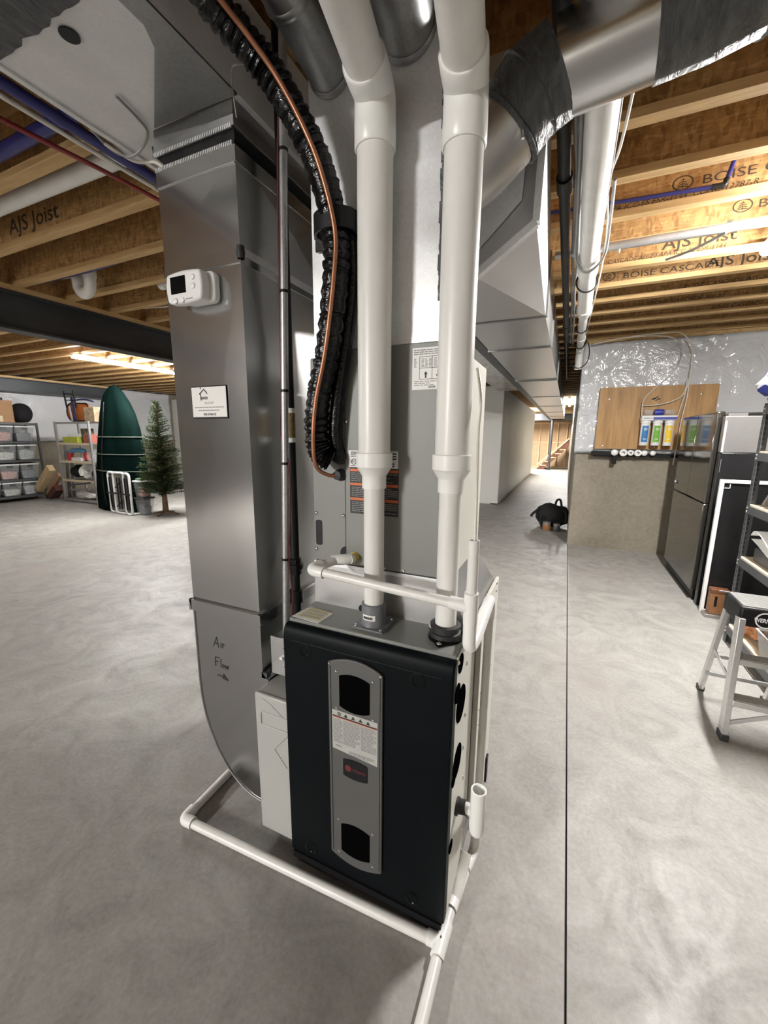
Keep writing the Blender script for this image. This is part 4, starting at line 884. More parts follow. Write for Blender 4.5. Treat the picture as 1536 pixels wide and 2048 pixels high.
MB().tube([(-0.2205, 0.90, fz), (-0.214, 0.30, fz)], fr, 18).build('pipe', M['pvc'], fd, sm=60)
MB().tube([(-0.255, 0.922, fz), (-1.225, 0.884, fz)], fr, 18).build('pipe', M['pvc'], fd, sm=60)
MB().tube(bend([(-1.200, 0.885, fz+0.002), (-1.248, 0.883, fz+0.002), (-1.250, 0.93, fz+0.002)], 0.018, 8), 0.0212, 18).build('elbow', M['pvc_fit'], fd, sm=60)
MB().tube([(-1.249, 0.915, fz), (-1.275, 1.75, fz)], fr, 18).build('pipe', M['pvc'], fd, sm=60)
ov = thing('overflow_tee', 'open-topped white tee on a black grommet at the furnace side', 'pipe', (-0.17, 1.04, 0.37))
MB().cyl((FX1+0.003, 1.045, 0.385), (FX1+0.034, 1.045, 0.392), 0.021, 18).build('rubber_grommet', M['rubber'], ov)
MB().lathe([(0.026, 0), (0.026, 0.008), (0.02, 0.009)], (FX1+0.003, 1.045, 0.385), 18, (1, 0, 0)).build('grommet_rim', M['rubber'], ov)
MB().tube([(FX1+0.03, 1.045, 0.39), (-0.158, 1.03, 0.405)], 0.0165, 16).build('branch', M['pvc_fit'], ov, sm=60)
MB().lathe([(0.0185, 0.0), (0.0225, 0.012), (0.0225, 0.145), (0.0225, 0.147), (0.0180, 0.147), (0.0180, 0.03), (0, 0.03)], (-0.150, 1.015, 0.352), 22).build('tee_body', M['pvc_fit'], ov, sm=45)
MB().tube(bend([(-0.168, 1.04, 0.40), (-0.178, 1.06, 0.36), (-0.178, 1.14, 0.30), (-0.184, 1.20, 0.24)], 0.03), 0.014, 14).build('bend', M['pvc_fit'], ov, sm=60)

# ================================================================== CEILING SERVICES
t = thing('drain_pipe', 'large white drain pipe hung under the joists on the right', 'pipe', (0.02, 3.5, 2.6))
p0, p1 = Vector((0.0, 0.35, 2.612)), Vector((0.036, 4.1, 2.60))
MB().tube([p0, p1], 0.055, 26).build('pipe', M['pvc'], t, sm=60)
for y, dy in ((1.28, 0.10), (3.12, 0.13)):
    q = p0+(p1-p0)*((y-p0.y)/(p1.y-p0.y)); MB().lathe([(0.054, -dy), (0.0625, -dy), (0.0625, -0.003), (0.061, 0), (0.0625, 0.003), (0.0625, dy), (0.054, dy)], q, 26, (p1-p0)).build('coupling', M['pvc_fit'], t)
MB().lathe([(0.055, -0.02), (0.0625, -0.02), (0.0625, 0.10), (0.045, 0.16), (0.045, 0.24), (0.038, 0.24)], p1, 24, (0.01, 1, 0)).build('reducer', M['pvc_fit'], t)
MB().tube([p1+Vector((0, 0.2, 0)), (0.045, 5.95, 2.60)], 0.038, 20).build('pipe', M['pvc'], t, sm=60)
MB().lathe([(0.038, -0.08), (0.045, -0.08), (0.045, 0.08), (0.038, 0.08)], (0.044, 5.3, 2.60), 20, (0, 1, 0)).build('coupling', M['pvc_fit'], t)
MB().tube(bend([(0.045, 5.80, 2.60), (0.045, 6.02, 2.60), (0.045, 6.04, 2.38)], 0.08), 0.044, 18).build('elbow', M['pvc_fit'], t, sm=60)
t = thing('waste_pipe', 'black plastic waste pipe left of the white drain pipe', 'pipe', (-0.13, 4, 2.65))
MB().tube([(-0.112, 0.4, 2.672), (-0.120, 9.0, 2.665)], 0.027, 18).build('pipe', M['iron'], t, sm=60)
for y in (2.28, 5.0): MB().lathe([(0.027, -0.06), (0.035, -0.06), (0.035, 0.06), (0.027, 0.06)], (-0.112-0.0009*(y-0.4), y, 2.67), 18, (0, 1, 0)).build('coupling', M['black'], t)
def cable(label, pts, r, m, name='cable', cat='cable', n=8):
    sp_ = spline(pts, n); o = MB().tube(sp_, r, 8).build(name, m, None, sm=60, origin=pts[len(pts)//2]); return tag(o, label, cat)
def wav(x, y0, y1, z, amp, seed, n=16):
    rnd = random.Random(seed); return [(x+rnd.uniform(-amp, amp), y0+(y1-y0)*i/n, z+rnd.uniform(-amp*0.7, amp*0.7)) for i in range(n+1)]
cable('grey electrical cable beside the black waste pipe', wav(-0.070, 0.5, 6.0, 2.705, 0.005, 1), 0.010, M['cable_grey'])
cable('grey electrical cable nearest the white drain pipe', wav(-0.046, 0.6, 6.0, 2.69, 0.005, 2), 0.010, M['cable_grey'])
cable('thin grey cable between the black and white pipes, looping under the coupling', [(-0.05, 1.0, 2.66), (-0.052, 2.0, 2.655), (-0.05, 2.6, 2.62), (-0.046, 2.95, 2.575), (0.025, 3.02, 2.522), (0.106, 2.95, 2.575), (0.110, 2.7, 2.66), (0.100, 2.4, 2.70)], 0.008, M['cable_grey'])
cable('cream cable hanging along the right of the white drain pipe', [(0.112, 0.9, 2.735), (0.108, 1.5, 2.70), (0.108, 1.84, 2.70), (0.095, 2.1, 2.665), (0.075, 2.4, 2.69), (0.105, 2.9, 2.70), (0.118, 3.45, 2.70), (0.108, 4.4, 2.69), (0.095, 5.3, 2.70), (0.085, 6.0, 2.715)], 0.0058, M['white_pex'])
cable('thin white wire close to the right side of the white drain pipe', [(0.07, 0.9, 2.72), (0.072, 1.6, 2.675), (0.078, 2.2, 2.66), (0.078, 2.8, 2.665)], 0.0035, M['cable_grey'])
for i, (y, s_) in enumerate(((3.42, 1.0), (4.75, 0.75), (5.55, 0.75))):
    cx = 0.03+0.003*i; rr = 0.068*s_
    pts = [(cx+rr*math.cos(R(a)), y-0.05+0.1*a/360, 2.60+rr*math.sin(R(a))) for a in range(150, 391, 20)]
    cable('black tie cord wrapped under the white drain pipe, %s' % ('nearest loop', 'middle loop', 'farthest loop')[i], pts, 0.006, M['black'], 'tie_cord', 'cord', 3)
cable('black cord drooping in a loop below the end of the white drain pipe', [(0.09, 5.6, 2.66), (0.13, 5.62, 2.60), (0.15, 5.65, 2.50), (0.13, 5.66, 2.40), (0.06, 5.66, 2.34), (-0.02, 5.64, 2.36), (-0.05, 5.6, 2.42)], 0.006, M['black'], 'cord', 'cord')
# blue tube pinned to a joist
t = thing('water_tube', 'blue water tube running along a joist and turning up at the right', 'tube', (0.35, 2.868, 2.80))
MB().tube([(-0.25, 2.868, 2.832), (0.60, 2.868, 2.796)], 0.0105, 12).build('tube', M['blue_pex'], t, sm=60)
MB().tube(bend([(0.575, 2.868, 2.797), (0.632, 2.868, 2.795), (0.638, 2.868, 2.825)], 0.012), 0.0135, 12).build('elbow', M['black'], t, sm=60)
MB().tube([(0.637, 2.868, 2.815), (0.668, 2.868, 2.955)], 0.0105, 12).build('tube', M['blue_pex'], t, sm=60)
t = thing('metal_conduit', 'galvanized conduit clipped under the joists, leading to the glaring light', 'conduit', (0.4, 3.2, 2.715))
MB().tube([(-0.18, 3.2, 2.714), (1.03, 3.2, 2.714)], 0.025, 18).build('tube', M['conduit'], t, sm=60)
for x in (-0.10, 0.12, 0.75): MB().box(x-0.012, x+0.012, 3.168, 3.232, 2.736, 2.742).build('clip', M['screw'], t)
MB().tube([(0.20, 3.2, 2.69), (0.20, 3.2, 2.668)], [0.008, 0.005], 8).build('clip_screw', M['screw'], t)
cable('short dark rod slanting across the conduit near the glaring light', [(0.52, 3.60, 2.725), (0.63, 3.42, 2.70), (0.74, 3.17, 2.68)], 0.008, M['cable_grey'], 'metal_rod', 'rod', 3)

# left side pipes under the joists
t = thing('drain_pipe', 'white drain pipe in the joist bay at upper left', 'pipe', (-3.5, 1.47, 2.80))
MB().tube([(-5.6, 1.47, 2.83), (-1.50, 1.47, 2.80)], 0.044, 20).build('pipe', M['pvc'], t, sm=60)
MB().lathe([(0.043, -0.05), (0.05, -0.05), (0.05, 0.05), (0.043, 0.05)], (-1.75, 1.47, 2.80), 20, (1, 0, 0)).build('coupling', M['pvc_fit'], t)
cable('thick blue tube in the joist bay at the left edge', [(-5.0, 1.22, 2.80), (-3.2, 1.22, 2.795), (-2.0, 1.22, 2.80), (-1.5, 1.22, 2.82)], 0.030, M['blue_pex'], 'water_tube', 'tube')
cable('dark red water tube slanting under the joists at upper left', [(-2.13, -1.5, 2.70), (-2.13, 0.6, 2.695), (-2.11, 1.03, 2.70), (-2.07, 1.67, 2.715), (-2.04, 3.0, 2.72)], 0.0105, M['red_pex'], 'water_tube', 'tube')
cable('white water tube slanting under the joists beside the blue one', [(-1.98, -1.5, 2.705), (-1.97, 0.6, 2.70), (-1.965, 1.6, 2.70), (-1.96, 3.0, 2.72)], 0.010, M['white_pex'], 'water_tube', 'tube')
cable('dark blue water tube beside the white one at upper left', [(-1.925, -1.5, 2.715), (-1.92, 0.6, 2.715), (-1.915, 1.6, 2.71), (-1.91, 3.0, 2.72)], 0.022, M['blue_pex'], 'water_tube', 'tube')
cable('thin grey wire looping at the trunk edge beside the return drop', [(-1.46, 0.95, 2.455), (-1.47, 1.02, 2.435), (-1.43, 1.06, 2.425), (-1.36, 1.06, 2.44), (-1.30, 1.03, 2.446), (-1.27, 0.98, 2.442), (-1.25, 0.90, 2.444)], 0.004, M['cable_grey'], 'wire', 'wire')
cable('white wire draping from the trunk edge down behind the return drop', [(-1.47, 1.00, 2.44), (-1.44, 1.08, 2.425), (-1.37, 1.11, 2.42), (-1.31, 1.10, 2.36), (-1.297, 1.09, 2.25), (-1.296, 1.09, 1.9), (-1.297, 1.09, 1.5)], 0.005, M['white_pex'], 'wire', 'wire')
cable('sagging blue tube above the black beam at left', [(-5.2, 2.2, 2.80), (-4.3, 2.2, 2.79), (-3.5, 2.2, 2.78), (-2.8, 2.2, 2.81), (-2.0, 2.2, 2.84)], 0.016, M['blue_pex'], 'water_tube', 'tube')
t = thing('trap_pipe', 'white u-shaped drain trap hanging between the joists above the beam', 'pipe', (-3.75, 2.26, 2.66))
MB().tube([(-3.86, 2.27, 2.86)]+arc((-3.775, 2.27, 2.735), (1, 0, 0), (0, 0, 1), 0.082, 180, 360, 14)+[(-3.69, 2.27, 2.82)], 0.042, 18).build('trap', M['pvc'], t, sm=60)
MB().lathe([(0.041, -0.03), (0.049, -0.03), (0.049, 0.03), (0.041, 0.03)], (-3.693, 2.27, 2.80), 18).build('union_nut', M['pvc_fit'], t)
MB().tube([(-3.86, 2.27, 2.84), (-4.4, 2.27, 2.87)], 0.042, 16).build('pipe', M['pvc'], t, sm=60)
t = thing('drain_pipe', 'short white drain pipe crossing a joist bay left of the duct', 'pipe', (-3.0, 2.66, 2.79))
MB().tube([(-3.35, 2.665, 2.79), (-1.6, 2.665, 2.80)], 0.035, 16).build('pipe', M['pvc'], t, sm=60)
MB().lathe([(0.034, -0.03), (0.041, -0.03), (0.041, 0.03), (0.034, 0.03)], (-3.33, 2.665, 2.79), 16, (1, 0, 0)).build('coupling', M['pvc_fit'], t)
cable('thin white wire sagging in a joist bay beside the return drop', [(-4.2, 3.05, 2.80), (-3.8, 3.05, 2.77), (-3.4, 3.05, 2.765), (-2.9, 3.05, 2.80)], 0.008, M['white_pex'], 'wire', 'wire')
t = thing('drain_pipe', 'grey-white pipe between the joists beyond the black beam', 'pipe', (-7, 3.0, 2.8))
MB().tube([(-8.6, 2.68, 2.79), (-5.3, 2.68, 2.79)], 0.05, 16).build('pipe', M['conduit'], t, sm=60)

# ================================================================== RIGHT BACKGROUND
WY = 6.025
t = thing('plywood_board', 'plywood board hung on the wall behind the water filter', 'board', (0.94, WY+0.02, 1.36))
MB().box(0.33, 1.56, WY, WY+0.022, 1.365, 2.135).build('board', M['plywood'], t, sm=0)
strokes([[(0, 0), (0.4, 0.25), (0.5, 0.1), (0.9, 0.5)], [(0.6, -0.25), (1.0, 0.1), (1.2, 0.0)], [(0.2, 0.1), (0.35, -0.05)]], (0.905, WY-0.001, 1.975), 0.07, 0.012, M['ink'], t)
for x, z in ((0.44, 1.99), (1.40, 2.02), (0.42, 1.40), (1.0, 1.40)): screw((x, WY, z), t, r=0.009)
t = thing('water_filter', 'white water filter with blue, green and yellow cartridges on the plywood', 'water filter', (0.98, WY-0.06, 1.42))
MB().box(0.805, 1.165, WY-0.14, WY-0.002, 1.715, 1.775).build('manifold', M['white'], t, bev=0.01)
bl = mat('filter_blue', (0.03, 0.045, 0.33), 0.4); MB().box(0.925, 1.165, WY-0.143, WY-0.13, 1.725, 1.755).build('blue_band', bl, t)
b = MB(); rows(b, 0.825, 0.915, 1.732, 1.748, WY-0.1408, 1, 0.8, 3); b.build('print', M['ink_grey'], t, sm=0)
for x0, x1, m_ in ((0.83, 0.925, M['bin']), (0.935, 1.035, bl), (1.045, 1.14, M['bin'])):
    MB().lathe([(0, 0), (0.034, 0.002), (0.036, 0.012), (0.036, x1-x0-0.012), (0.034, x1-x0-0.002), (0, x1-x0)], (x0, WY-0.07, 1.815), 18, (1, 0, 0)).build('inline_canister', m_, t)
for x, c in ((0.862, (0.04, 0.20, 0.46)), (0.985, (0.16, 0.42, 0.05)), (1.108, (0.78, 0.52, 0.03))):
    h = MB().lathe([(0.046, 0), (0.048, 0.003), (0.048, 0.27), (0.054, 0.272), (0.056, 0.30), (0.05, 0.302), (0, 0.302)], (x, WY-0.075, 1.415), 22).build('filter_housing', M['white'], t)
    g = MB().prism([(x+0.0485*math.sin(R(a)), WY-0.075-0.0485*math.cos(R(a)), 1.455) for a in range(-46, 47, 12)]+[(x+0.047*math.sin(R(a)), WY-0.075-0.047*math.cos(R(a)), 1.455) for a in range(46, -47, -12)], (0, 0, 0.20)).build('cartridge_label', mat('filter_label_%d' % int(x*1000), c, 0.4), h, sm=0)
    b = MB()
    for z in (1.60, 1.615, 1.49): b.box(x-0.018, x+0.018, WY-0.1245, WY-0.1235, z, z+0.007)
    b.build('label_print', M['paper'], g if False else h, sm=0)
cable('white tubing looping above the filter to the ceiling', [(0.83, WY-0.06, 1.66), (0.81, WY-0.05, 1.80), (0.82, WY-0.04, 1.98), (0.95, WY-0.05, 2.14), (1.10, WY-0.07, 2.32), (1.145, WY-0.08, 2.48), (1.10, WY-0.07, 2.62), (0.92, WY-0.05, 2.70), (0.55, WY-0.12, 2.70), (0.2, WY-0.1, 2.66)], 0.006, M['white_pex'], 'tubing', 'tube')
cable('white tubing rising in an arch from the right of the filter', [(1.175, WY-0.06, 1.75), (1.205, WY-0.05, 1.90), (1.235, WY-0.05, 2.10), (1.25, WY-0.06, 2.34), (1.225, WY-0.07, 2.55), (1.12, WY-0.07, 2.70), (0.98, WY-0.06, 2.73), (0.6, WY-0.1, 2.715)], 0.006, M['white_pex'], 'tubing', 'tube')
cable('white tubing curving across the plywood above the filter', [(0.815, WY-0.03, 1.90), (0.95, WY-0.03, 1.905), (1.10, WY-0.03, 1.94), (1.21, WY-0.03, 2.02), (1.235, WY-0.03, 2.20)], 0.006, M['white_pex'], 'tubing', 'tube')
cable('black-tipped tubing hanging right of the filter in front of the board', [(1.245, WY-0.05, 2.3), (1.25, WY-0.05, 2.0), (1.225, WY-0.05, 1.7), (1.215, WY-0.05, 1.4), (1.205, WY-0.05, 1.18)], 0.006, M['white_pex'], 'tubing', 'tube')
t = thing('wall_rail', 'black rail on the concrete wall below the plywood board', 'rail', (0.8, WY+0.03, 1.29))
MB().box(0.33, 1.50, WY+0.02, WY+0.112, 1.265, 1.295).build('rail', M['black'], t)
MB().box(0.30, 0.56, WY+0.0, WY+0.112, 1.27, 1.335).build('bracket', M['black'], t, bev=0.006)
MB().box(0.55, 0.60, WY+0.0, WY+0.112, 1.17, 1.28).build('bracket', M['black'], t, bev=0.004)
for i, (x, rr, hole) in enumerate(((0.565, 0.040, 0), (0.665, 0.046, 1), (0.745, 0.036, 1), (0.825, 0.042, 1), (0.895, 0.034, 0), (0.985, 0.030, 0))):
    pf = [(rr, 0), (rr, 0.05), (rr*0.92, 0.055)]+([(rr*0.42, 0.055), (rr*0.42, 0.01), (0, 0.01)] if hole else [(rr*0.5, 0.062), (0, 0.064)])
    o = MB().lathe(pf, (x, WY+0.02, 1.318), 18, (0, -1, 0)).build('tape_roll' if hole else 'stopper', M['white'], None, origin=(x, WY, 1.30))
    tag(o, ('leftmost white plastic cap on the black rail', 'largest white ring on the black rail', 'small white ring between two larger ones on the black rail', 'third white ring from the left on the black rail', 'white plastic cap right of the three rings on the black rail', 'rightmost pale plastic cap on the black rail')[i], 'roll' if hole else 'cap', 'white rolls and caps on the black rail')

# refrigerator, tall leaning panels, framed screen
FXX = 1.165
fr_ = thing('refrigerator', 'black stainless refrigerator whose glossy doors face the corridor', 'refrigerator', (1.5, 4.95, 0))
MB().box(FXX+0.06, 1.92, 4.46, 5.58, 0.03, 1.725).build('cabinet', M['fridge_side'], fr_, bev=0.006)
for y0, y1 in ((4.455, 5.017), (5.023, 5.585)): MB().box(FXX, FXX+0.058, y0, y1, 0.93, 1.735).build('door', M['fridge'], fr_, bev=0.008)
dw = MB().box(FXX, FXX+0.058, 4.455, 5.585, 0.10, 0.92).build('freezer_drawer', M['fridge'], fr_, bev=0.008)
MB().lathe([(0, 0.02), (0.02, 0.02), (0.022, 0.01), (0.016, 0)], (FXX, 5.50, 1.02), 14, (-1, 0, 0)).build('door_knob', M['silver'], fr_)
MB().box(FXX+0.03, 1.9, 4.47, 5.57, 0.0, 0.095).build('toe_grille', M['black'], fr_)
pa = thing('tall_panel', 'tall panel, silver above and black below, standing at the end of the refrigerator', 'panel', (1.5, 4.34, 0))
MB().box(1.195, 1.90, 4.33, 4.40, 0, 1.385).build('lower_panel', M['fridge_side'], pa, bev=0.004)
MB().box(1.195, 1.90, 4.33, 4.40, 1.388, 1.69).build('upper_panel', M['silver'], pa, bev=0.004)
MB().box(1.196, 1.208, 4.318, 4.33, 1.39, 1.65).build('white_trim', M['white'], pa)
MB().box(1.206, 1.21, 4.322, 4.33, 1.22, 1.33).build('dull_trim', M['silver'], pa)
MB().box(1.21, 1.34, 4.33, 4.40, 1.69, 1.715).build('top_cap', M['silver'], pa)
fs = thing('framed_screen', 'black panel in a white frame leaning before the refrigerator end', 'panel', (1.45, 4.2, 0))
X0, X1, Y0 = 1.185, 1.80, 4.17
for dims in ((X0, X0+0.028, Y0, Y0+0.03, 0, 1.17), (X1-0.028, X1, Y0, Y0+0.03, 0, 1.17), (X0+0.028, X1-0.028, Y0, Y0+0.03, 1.142, 1.17), (X0+0.028, X1-0.028, Y0, Y0+0.03, 0, 0.028)): MB().box(*dims).build('frame_bar', M['white'], fs, bev=0.002)
MB().box(X0+0.028, X1-0.028, Y0+0.012, Y0+0.02, 0.028, 1.142).build('infill', M['fridge_side'], fs)
MB().tube(bend([(X0+0.034, Y0+0.008, 1.10), (X0+0.07, Y0+0.008, 1.10), (X0+0.07, Y0+0.008, 1.135)], 0.004), 0.003, 8).build('corner_clip', M['white'], fs)
cb = thing('brown_box', 'brown box with a hand hole at the foot of the framed screen', 'box', (1.29, 4.09, 0))
MB().box(1.22, 1.345, 4.075, 4.155, 0.03, 0.215).build('body', M['brownbox'], cb, bev=0.004)
MB().box(1.218, 1.347, 4.073, 4.157, 0.215, 0.25).build('lid', mat('brown_lid', (0.16, 0.06, 0.025), 0.6), cb, bev=0.004)
MB().box(1.248, 1.266, 4.073, 4.076, 0.10, 0.19).build('hand_hole', M['black'], cb)
tag(MB().box(1.19, 1.36, 4.05, 4.16, 0, 0.028).build('base_board', M['silver'], None, bev=0.003, origin=(1.27, 4.1, 0)), 'grey board under the brown box', 'board')
wb = MB().box(1.365, 1.43, 4.03, 4.06, 0.005, 0.235).build('white_board', M['drywall'], None, bev=0.003, origin=(1.39, 4.045, 0)); tag(wb, 'small white board beside the brown box on the floor', 'board')

# shelving unit at the right edge
SX0, SX1, SY0, SY1 = 1.20, 1.64, 1.80, 3.62
sh = thing('shelving_unit', 'grey steel shelving unit with particle-board shelves at the right edge', 'shelf', (1.42, 2.7, 0))
def post(x, y, dx, dy):
    b = MB(); b.box(min(x, x+dx*0.045), max(x, x+dx*0.045), y-0.002, y+0.002, 0, 1.74); b.box(x-0.002, x+0.002, min(y, y+dy*0.045), max(y, y+dy*0.045), 0, 1.74)
    o = b.build('post', M['shelf_steel'], sh)
    h = MB()
    for i in range(48): z = 0.06+i*0.035; h.box(x+dx*0.017, x+dx*0.029, y-0.0028, y+0.0028, z, z+0.016); h.box(x-0.0028, x+0.0028, y+dy*0.017, y+dy*0.029, z, z+0.016)
    h.build('slot', M['ink'], o, sm=0, kind='stuff')
post(SX0, SY1, 1, -1); post(SX1, SY1, -1, -1); post(SX0, SY0, 1, 1); post(SX1, SY0, -1, 1)
for z in (0.13, 0.655, 1.035, 1.405, 1.715):
    b = MB().box(SX0+0.004, SX1-0.004, SY0+0.01, SY1-0.01, z, z+0.014); sl = b.build('shelf', M['mdf'], sh)
    MB().box(SX0-0.004, SX0+0.002, SY0, SY1, z-0.05, z+0.004).build('beam', M['shelf_steel'], sl)
    MB().box(SX1-0.002, SX1+0.004, SY0, SY1, z-0.05, z+0.004).build('beam', M['shelf_steel'], sl)
    MB().box(SX0, SX1, SY1-0.004, SY1+0.002, z-0.05, z+0.004).build('beam', M['shelf_steel'], sl)
    for dz in (-0.012, -0.038): screw((SX0-0.004, SY1-0.02, z+dz), sl, (-1, 0, 0), 0.006)
def blob(name, label, cat, m, c, s, seed, freq=4.0, amp=0.25, lvl=3, group=None):
    bm = bmesh.new(); bmesh.ops.create_icosphere(bm, subdivisions=lvl, radius=1); rnd = random.Random(seed); ph = [rnd.uniform(0, 6) for _ in range(6)]
    b = MB(); vs = []
    for v in bm.verts:
        p = v.co; d = 1+amp*(math.sin(p.x*freq+ph[0])*math.sin(p.y*freq+ph[1])+0.6*math.sin(p.z*freq*1.7+ph[2])*math.sin(p.x*freq*2.1+ph[3]))
        vs.append((c[0]+p.x*d*s[0], c[1]+p.y*d*s[1], max(c[2]-s[2]*0.92, c[2]+p.z*d*s[2])))
    idx = [tuple(v.index for v in f.verts) for f in bm.faces]; bm.free(); b.add(vs, idx)
    o = b.build(name, m, None, sm=30 if amp > 0.2 else 60, origin=(c[0], c[1], c[2]-s[2])); return tag(o, label, cat, group)
def gift():
    m, nt, b = nodes('blue_white_foil'); v = coords(nt); vo = N(nt, 'ShaderNodeTexVoronoi', Scale=16.0); L(nt, v, vo.inputs['Vector'])
    sp_ = N(nt, 'ShaderNodeSeparateColor'); L(nt, vo.outputs['Color'], sp_.inputs[0])
    r_ = ramp(nt, sp_.outputs[0], [(0.55, (0.75, 0.77, 0.82)), (0.6, (0.02, 0.03, 0.16))]); L(nt, r_, b.inputs['Base Color']); b.inputs['Roughness'].default_value = 0.25; b.inputs['Metallic'].default_value = 0.3; return m
o = blob('gift_bag', 'crumpled blue and white foil gift bag on top of the shelving unit', 'bag', gift(), (1.30, 3.49, 1.855), (0.155, 0.13, 0.135), 4, 6, 0.32)
bk = thing('picture_frame', 'grey picture frame lying tilted on the middle shelf', 'picture frame', (1.36, 3.2, 1.05))
b = MB()
c0 = [(1.215, 3.44, 1.076), (1.58, 3.44, 1.076), (1.58, 3.22, 1.32), (1.215, 3.22, 1.32)]
def ring(p, wdt, th, nm, m_, par):
    P = [Vector(q) for q in p]; cc = sum(P, Vector())/4; I = [q+(cc-q)*wdt for q in P]; nn = (P[1]-P[0]).cross(P[2]-P[1]).normalized()*th
    for i in range(4): MB().hexa([P[i], P[(i+1) % 4], I[(i+1) % 4], I[i], P[i]+nn, P[(i+1) % 4]+nn, I[(i+1) % 4]+nn, I[i]+nn]).build(nm, m_, par, sm=0)
    return I, nn
I, nn = ring(c0, 0.16, 0.018, 'frame_side', M['silver'], bk); MB().hexa([q+nn*0.2 for q in I]+[q+nn*0.4 for q in I]).build('glass', M['black_gloss'], bk, sm=0)
for (a_, c_) in (((1.27, 3.36, 1.16), (1.50, 3.30, 1.22)), ((1.3, 3.40, 1.11), (1.42, 3.27, 1.27))): MB().bar(Vector(a_)+nn*0.6, Vector(c_)+nn*0.6, 0.012, 0.004).build('pale_strip', M['paper'], bk)
def slab(name, label, cat, m, dims, rz=0, tilt=0, group=None, bev=0.002):
    x0, x1, y0, y1, z0, z1 = dims; c = Vector(((x0+x1)/2, (y0+y1)/2, z0)); Rm = Matrix.Rotation(R(rz), 3, 'Z') @ Matrix.Rotation(R(tilt), 3, 'X')
    b = MB().box(x0, x1, y0, y1, z0, z1); b.v = [c+Rm @ (v-c) for v in b.v]; lo = min(v.z for v in b.v); b.v = [v+Vector((0, 0, z0-lo)) for v in b.v]
    return tag(b.build(name, m, None, bev=bev, origin=c), label, cat, group)
red = mat('red_cover', (0.35, 0.02, 0.04), 0.5); dk = mat('dark_red_brown', (0.07, 0.018, 0.012), 0.6, 0, 0.4, 14)
slab('book', 'white and red book standing on the upper shelf', 'book', red, (1.27, 1.50, 3.12, 3.16, 1.420, 1.64))
slab('black_box', 'black box at the back of the upper shelf', 'box', M['black'], (1.26, 1.60, 3.22, 3.56, 1.420, 1.66))
# rolled paper: open scroll
b = MB(); pr = [(1.25+0.0, 3.50, 0.86), (1.24, 3.40, 0.90), (1.24, 3.20, 0.83), (1.25, 3.10, 0.79), (1.26, 3.24, 0.79), (1.25, 3.48, 0.83)]
b = MB(); P = [(3.52, 0.845), (3.47, 0.885), (3.36, 0.865), (3.22, 0.80), (3.16, 0.765), (3.22, 0.762), (3.38, 0.80), (3.50, 0.822)]
Q = spline([(1.215, y, z) for y, z in P], 4); n_ = len(Q)
b.add([tuple(q) for q in Q]+[(q.x+0.32, q.y-0.03, q.z+0.01) for q in Q], [(i, i+1, n_+i+1, n_+i) for i in range(n_-1)])
o = b.build('paper_roll', M['paper'], None, sm=60, origin=(1.37, 3.35, 0.77)); o.modifiers.new('thick', 'SOLIDIFY').thickness = 0.003; tag(o, 'curled white sheet of paper on the third shelf', 'paper')
slab('craft_box', 'grey box under the curled white paper', 'box', M['shelf_steel'], (1.25, 1.6, 3.05, 3.52, 0.67, 0.758))
slab('red_folder', 'thin pink-red folder sticking out on the third shelf', 'folder', red, (1.225, 1.55, 2.90, 3.12, 0.762, 0.772), 4)
blob('knit_bundle', 'dark red-brown knitted bundle on the third shelf', 'bundle', dk, (1.33, 2.98, 0.725), (0.10, 0.06, 0.06), 8, 7, 0.35)
slab('clip_frame', 'tan wooden tray leaning on the lower shelf edge', 'tray', M['plank'], (1.215, 1.5, 2.55, 2.88, 0.67, 0.69), 0, 3)
slab('white_bowl_box', 'white carton at the near end of the third shelf', 'carton', M['white'], (1.24, 1.55, 2.30, 2.52, 0.67, 0.80), 6)
pat = mat('patterned_cloth', (0.40, 0.17, 0.07), 0.7, 0, 0.7, 30)
blob('patterned_bag', 'orange and red patterned bag on the bottom shelf', 'bag', pat, (1.30, 3.40, 0.243), (0.085, 0.16, 0.095), 12, 6, 0.3)
blob('black_bag', 'black bag with white stripes behind the patterned bag', 'bag', M['fabric_black'], (1.53, 3.42, 0.25), (0.09, 0.16, 0.10), 13, 5, 0.25)
blob('red_cloth', 'red cloth bundle at the bottom of the shelving unit', 'cloth', red, (1.29, 2.80, 0.207), (0.07, 0.12, 0.06), 15, 6, 0.35)
tu = thing('plastic_tub', 'white open plastic tub on the bottom shelf at the right edge', 'tub', (1.34, 3.06, 0.146))
b = MB(); P0 = [(1.235, 2.98), (1.46, 2.98), (1.46, 3.15), (1.235, 3.15)]; P1 = [(1.212, 2.955), (1.49, 2.955), (1.49, 3.175), (1.212, 3.175)]
b.add([(x, y, 0.146) for x, y in P0]+[(x, y, 0.30) for x, y in P1], [(3, 2, 1, 0), (0, 1, 5, 4), (1, 2, 6, 5), (2, 3, 7, 6), (3, 0, 4, 7)])
o = b.build('tub_body', M['bin'], tu, sm=0); md = o.modifiers.new('wall', 'SOLIDIFY'); md.thickness = 0.004
MB().tube([(x, y, 0.30) for x, y in P1]+[(*P1[0], 0.30), (*P1[1], 0.30)], 0.007, 8).build('tub_rim', M['white'], tu)

